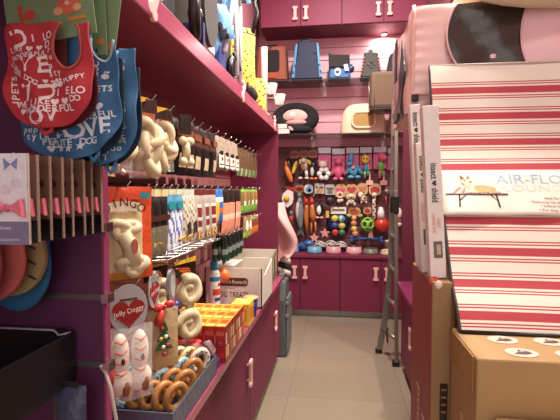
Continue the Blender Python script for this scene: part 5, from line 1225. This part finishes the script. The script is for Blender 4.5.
# window: a band of dark film between two curved edges
def wx0(z): return -.323+.045*((z-.27)/.128)**2
def wx1(z): return -.057+.028*((z-.26)/.124)**2
fm = M((58, 52, 46), .2, 0, .06, 22, coat=.5, bump=.35)
def wf(u, v):
    z = .06+v*(H-.07); x = wx0(z)+(wx1(z)-wx0(z))*u; return (x, -D/2-.026-.004*math.sin(x*30+z*20)-.003*math.sin(z*44-x*20), z)
MB().sheet(wf, 40, 30, fm).build('window_film', t)
def rf(u, v):
    z = .06+v*(H-.07); x = wx1(z)+(W/2-.01-wx1(z))*u; return (x, -D/2-.026-.022*math.sin(PI*min(1, u*3+.08)/2)-.006*math.sin(x*23+z*31)*u, z)
MB().sheet(rf, 30, 24, M((242, 198, 200), .45, 0, .05, 10, bump=.2)).build('rolled_flap', t)
for fn in (wx0, wx1): MB().tube([(fn(z), -D/2-.030, z) for z in [.06+i*(H-.07)/20 for i in range(21)]], .004, C(240, 190, 190), 6).build('window_piping', t)
MB().tube([(-W/2-.002, -D/2-.004, i*H/12) for i in range(13)], .007, C(240, 186, 178), 8).build('edge_seam', t)
MB().tube([(x, -D/2-.012, .05) for x in (-W/2, -W/2+.06, -W/2+.12)], .004, C(236, 176, 170), 6).build('pocket_seam', t)
# left face: dark mesh triangle, straps
MB().prism([(-.24, .05), (.06, .02), (.20, .18), (.10, .34), (-.02, .10)], -.002, .002, C(30, 24, 28), TR(-W/2-.014) @ RZ(-PI/2)).build('mesh_window', t)
MB().bb(-W/2-.02, -W/2-.014, .05, .12, .20, H, C(36, 28, 34)).bb(-W/2-.022, -W/2-.014, .14, .17, .10, H-.02, C(206, 170, 176)).build('side_strap', t)
MB().box((-W/2+.004, -D/2-.02, .035), (.026, .014, .028), BLK).build('corner_toggle', t, bevel=.003)
MB().box((-W/2-.022, .0, .01), (.016, .12, .03), C(34, 28, 30)).build('base_strap', t)
t = thing('fleece_cushion', 'beige fleece cushion lying on top of the pink tent', 'cushion', (.84, 1.95, 2.160))
MB().ell((0, .03, .07), (.38, .20, .07), C(196, 178, 138, r=.95), 28).ell((0, -.235, .01), (.38, .04, .075), C(206, 188, 150, r=.95), 24).ell((0, -.12, .075), (.37, .12, .05), C(206, 188, 150, r=.95), 24).build('cushion', t)
MB().tube([(-.34+.68*i/12, -.235, .0-.035*math.sin(PI*i/12)) for i in range(13)], .01, C(150, 136, 110, r=.9), 8).build('piping', t)

# ------------------------------------------------------------------ light
def lamp_fixture(label, x, y, power, size, col=(1, .90, .76), spot=None, aim=None):
    t = thing('ceiling_light', label, 'ceiling light', (x, y, 3.995), 0, 'ceiling lights over the aisle')
    MB().lathe([(size*.62, 0), (size*.62, -.03), (size*.52, -.03), (size*.5, -.012)], WHT, 24).build('housing', t)
    MB().lathe([(size*.5, -.014), (.0001, -.014)], M((255, 240, 215), .5, 0, 0, 1, emit=4), 24).build('lens', t)
    if spot: l = bpy.data.lights.new('ceiling_lamp', 'SPOT'); l.spot_size = spot; l.spot_blend = .6; l.shadow_soft_size = size*.5
    else: l = bpy.data.lights.new('ceiling_lamp', 'AREA'); l.shape = 'DISK'; l.size = size
    l.energy = power; l.color = col
    o = bpy.data.objects.new('ceiling_lamp', l); COL.objects.link(o); o.location = (x, y, 3.95)
    if aim: o.rotation_euler = (Vector(aim)-Vector((x, y, 3.95))).to_track_quat('-Z', 'Y').to_euler()
LC = (1, .93, .84)
lamp_fixture('round ceiling light over the near end of the aisle', .35, .55, 18, .30, LC)
lamp_fixture('round ceiling light over the middle of the aisle', .15, 2.0, 44, .30, LC)
lamp_fixture('round ceiling light over the far aisle near the back cabinets', .05, 3.6, 70, .24, LC)
for k, y in enumerate((1.9, 2.9)):  # added fill spots, out of view, to brighten the goods on the left
    t = thing('fill_spotlight', 'added unseen fill spotlight high on the right wall, %s' % ('nearer the camera' if k == 0 else 'farther from the camera'), 'spotlight', (XR-.002, y, 3.45), 0, 'added fill spotlights on the right wall')
    dv_ = (Vector((-.6, y+.05, 1.25))-Vector((XR-.16, y, 3.42))).normalized(); Q = dv_.to_track_quat('-Z', 'Y').to_matrix().to_4x4()
    MB().box((-.008, 0, 0), (.016, .06, .06), WHT).tube([(-.01, 0, 0), (-.16, 0, -.0)], .008, WHT, 8).build('bracket', t)
    MB().lathe([(.055, -.06), (.06, .05), (.02, .07)], WHT, 20, TR(-.16, 0, -.03) @ Q).build('housing', t)
    MB().lathe([(.052, -.058), (.0001, -.058)], M((255, 240, 215), .5, 0, 0, 1, emit=6), 20, TR(-.16, 0, -.03) @ Q).build('lens', t)
    l = bpy.data.lights.new('fill_spot_lamp', 'SPOT'); l.energy = 150; l.color = (1, .91, .79); l.spot_size = 1.5; l.spot_blend = .8; l.shadow_soft_size = .05
    o = bpy.data.objects.new('fill_spot_lamp', l); COL.objects.link(o); o.location = Vector((XR-.162, y, 3.42))+dv_*.075; o.rotation_euler = dv_.to_track_quat('-Z', 'Y').to_euler()
t = thing('cupboard_light', 'small round lamp under the magenta wall cupboard above the grey carrier', 'lamp', (.50, 5.33, 3.2695))
MB().lathe([(.04, 0), (.04, -.014), (.03, -.014), (.028, -.006)], WHT, 20).build('housing', t); MB().lathe([(.028, -.008), (.0001, -.008)], M((255, 240, 215), .5, 0, 0, 1, emit=6), 20).build('lens', t)
l = bpy.data.lights.new('cupboard_lamp', 'AREA'); l.shape = 'DISK'; l.size = .06; l.energy = 5; l.color = (1, .93, .82)
o = bpy.data.objects.new('cupboard_lamp', l); COL.objects.link(o); o.location = (.50, 5.33, 3.245)
wd = bpy.data.worlds.new('world'); scene.world = wd; wd.use_nodes = True
wd.node_tree.nodes['Background'].inputs['Color'].default_value = (1, .90, .84, 1); wd.node_tree.nodes['Background'].inputs['Strength'].default_value = 1.0
scene.view_settings.view_transform = 'Standard'; scene.view_settings.look = 'None'; scene.view_settings.exposure = 0.6; scene.view_settings.gamma = 1
scene.view_settings.use_curve_mapping = False
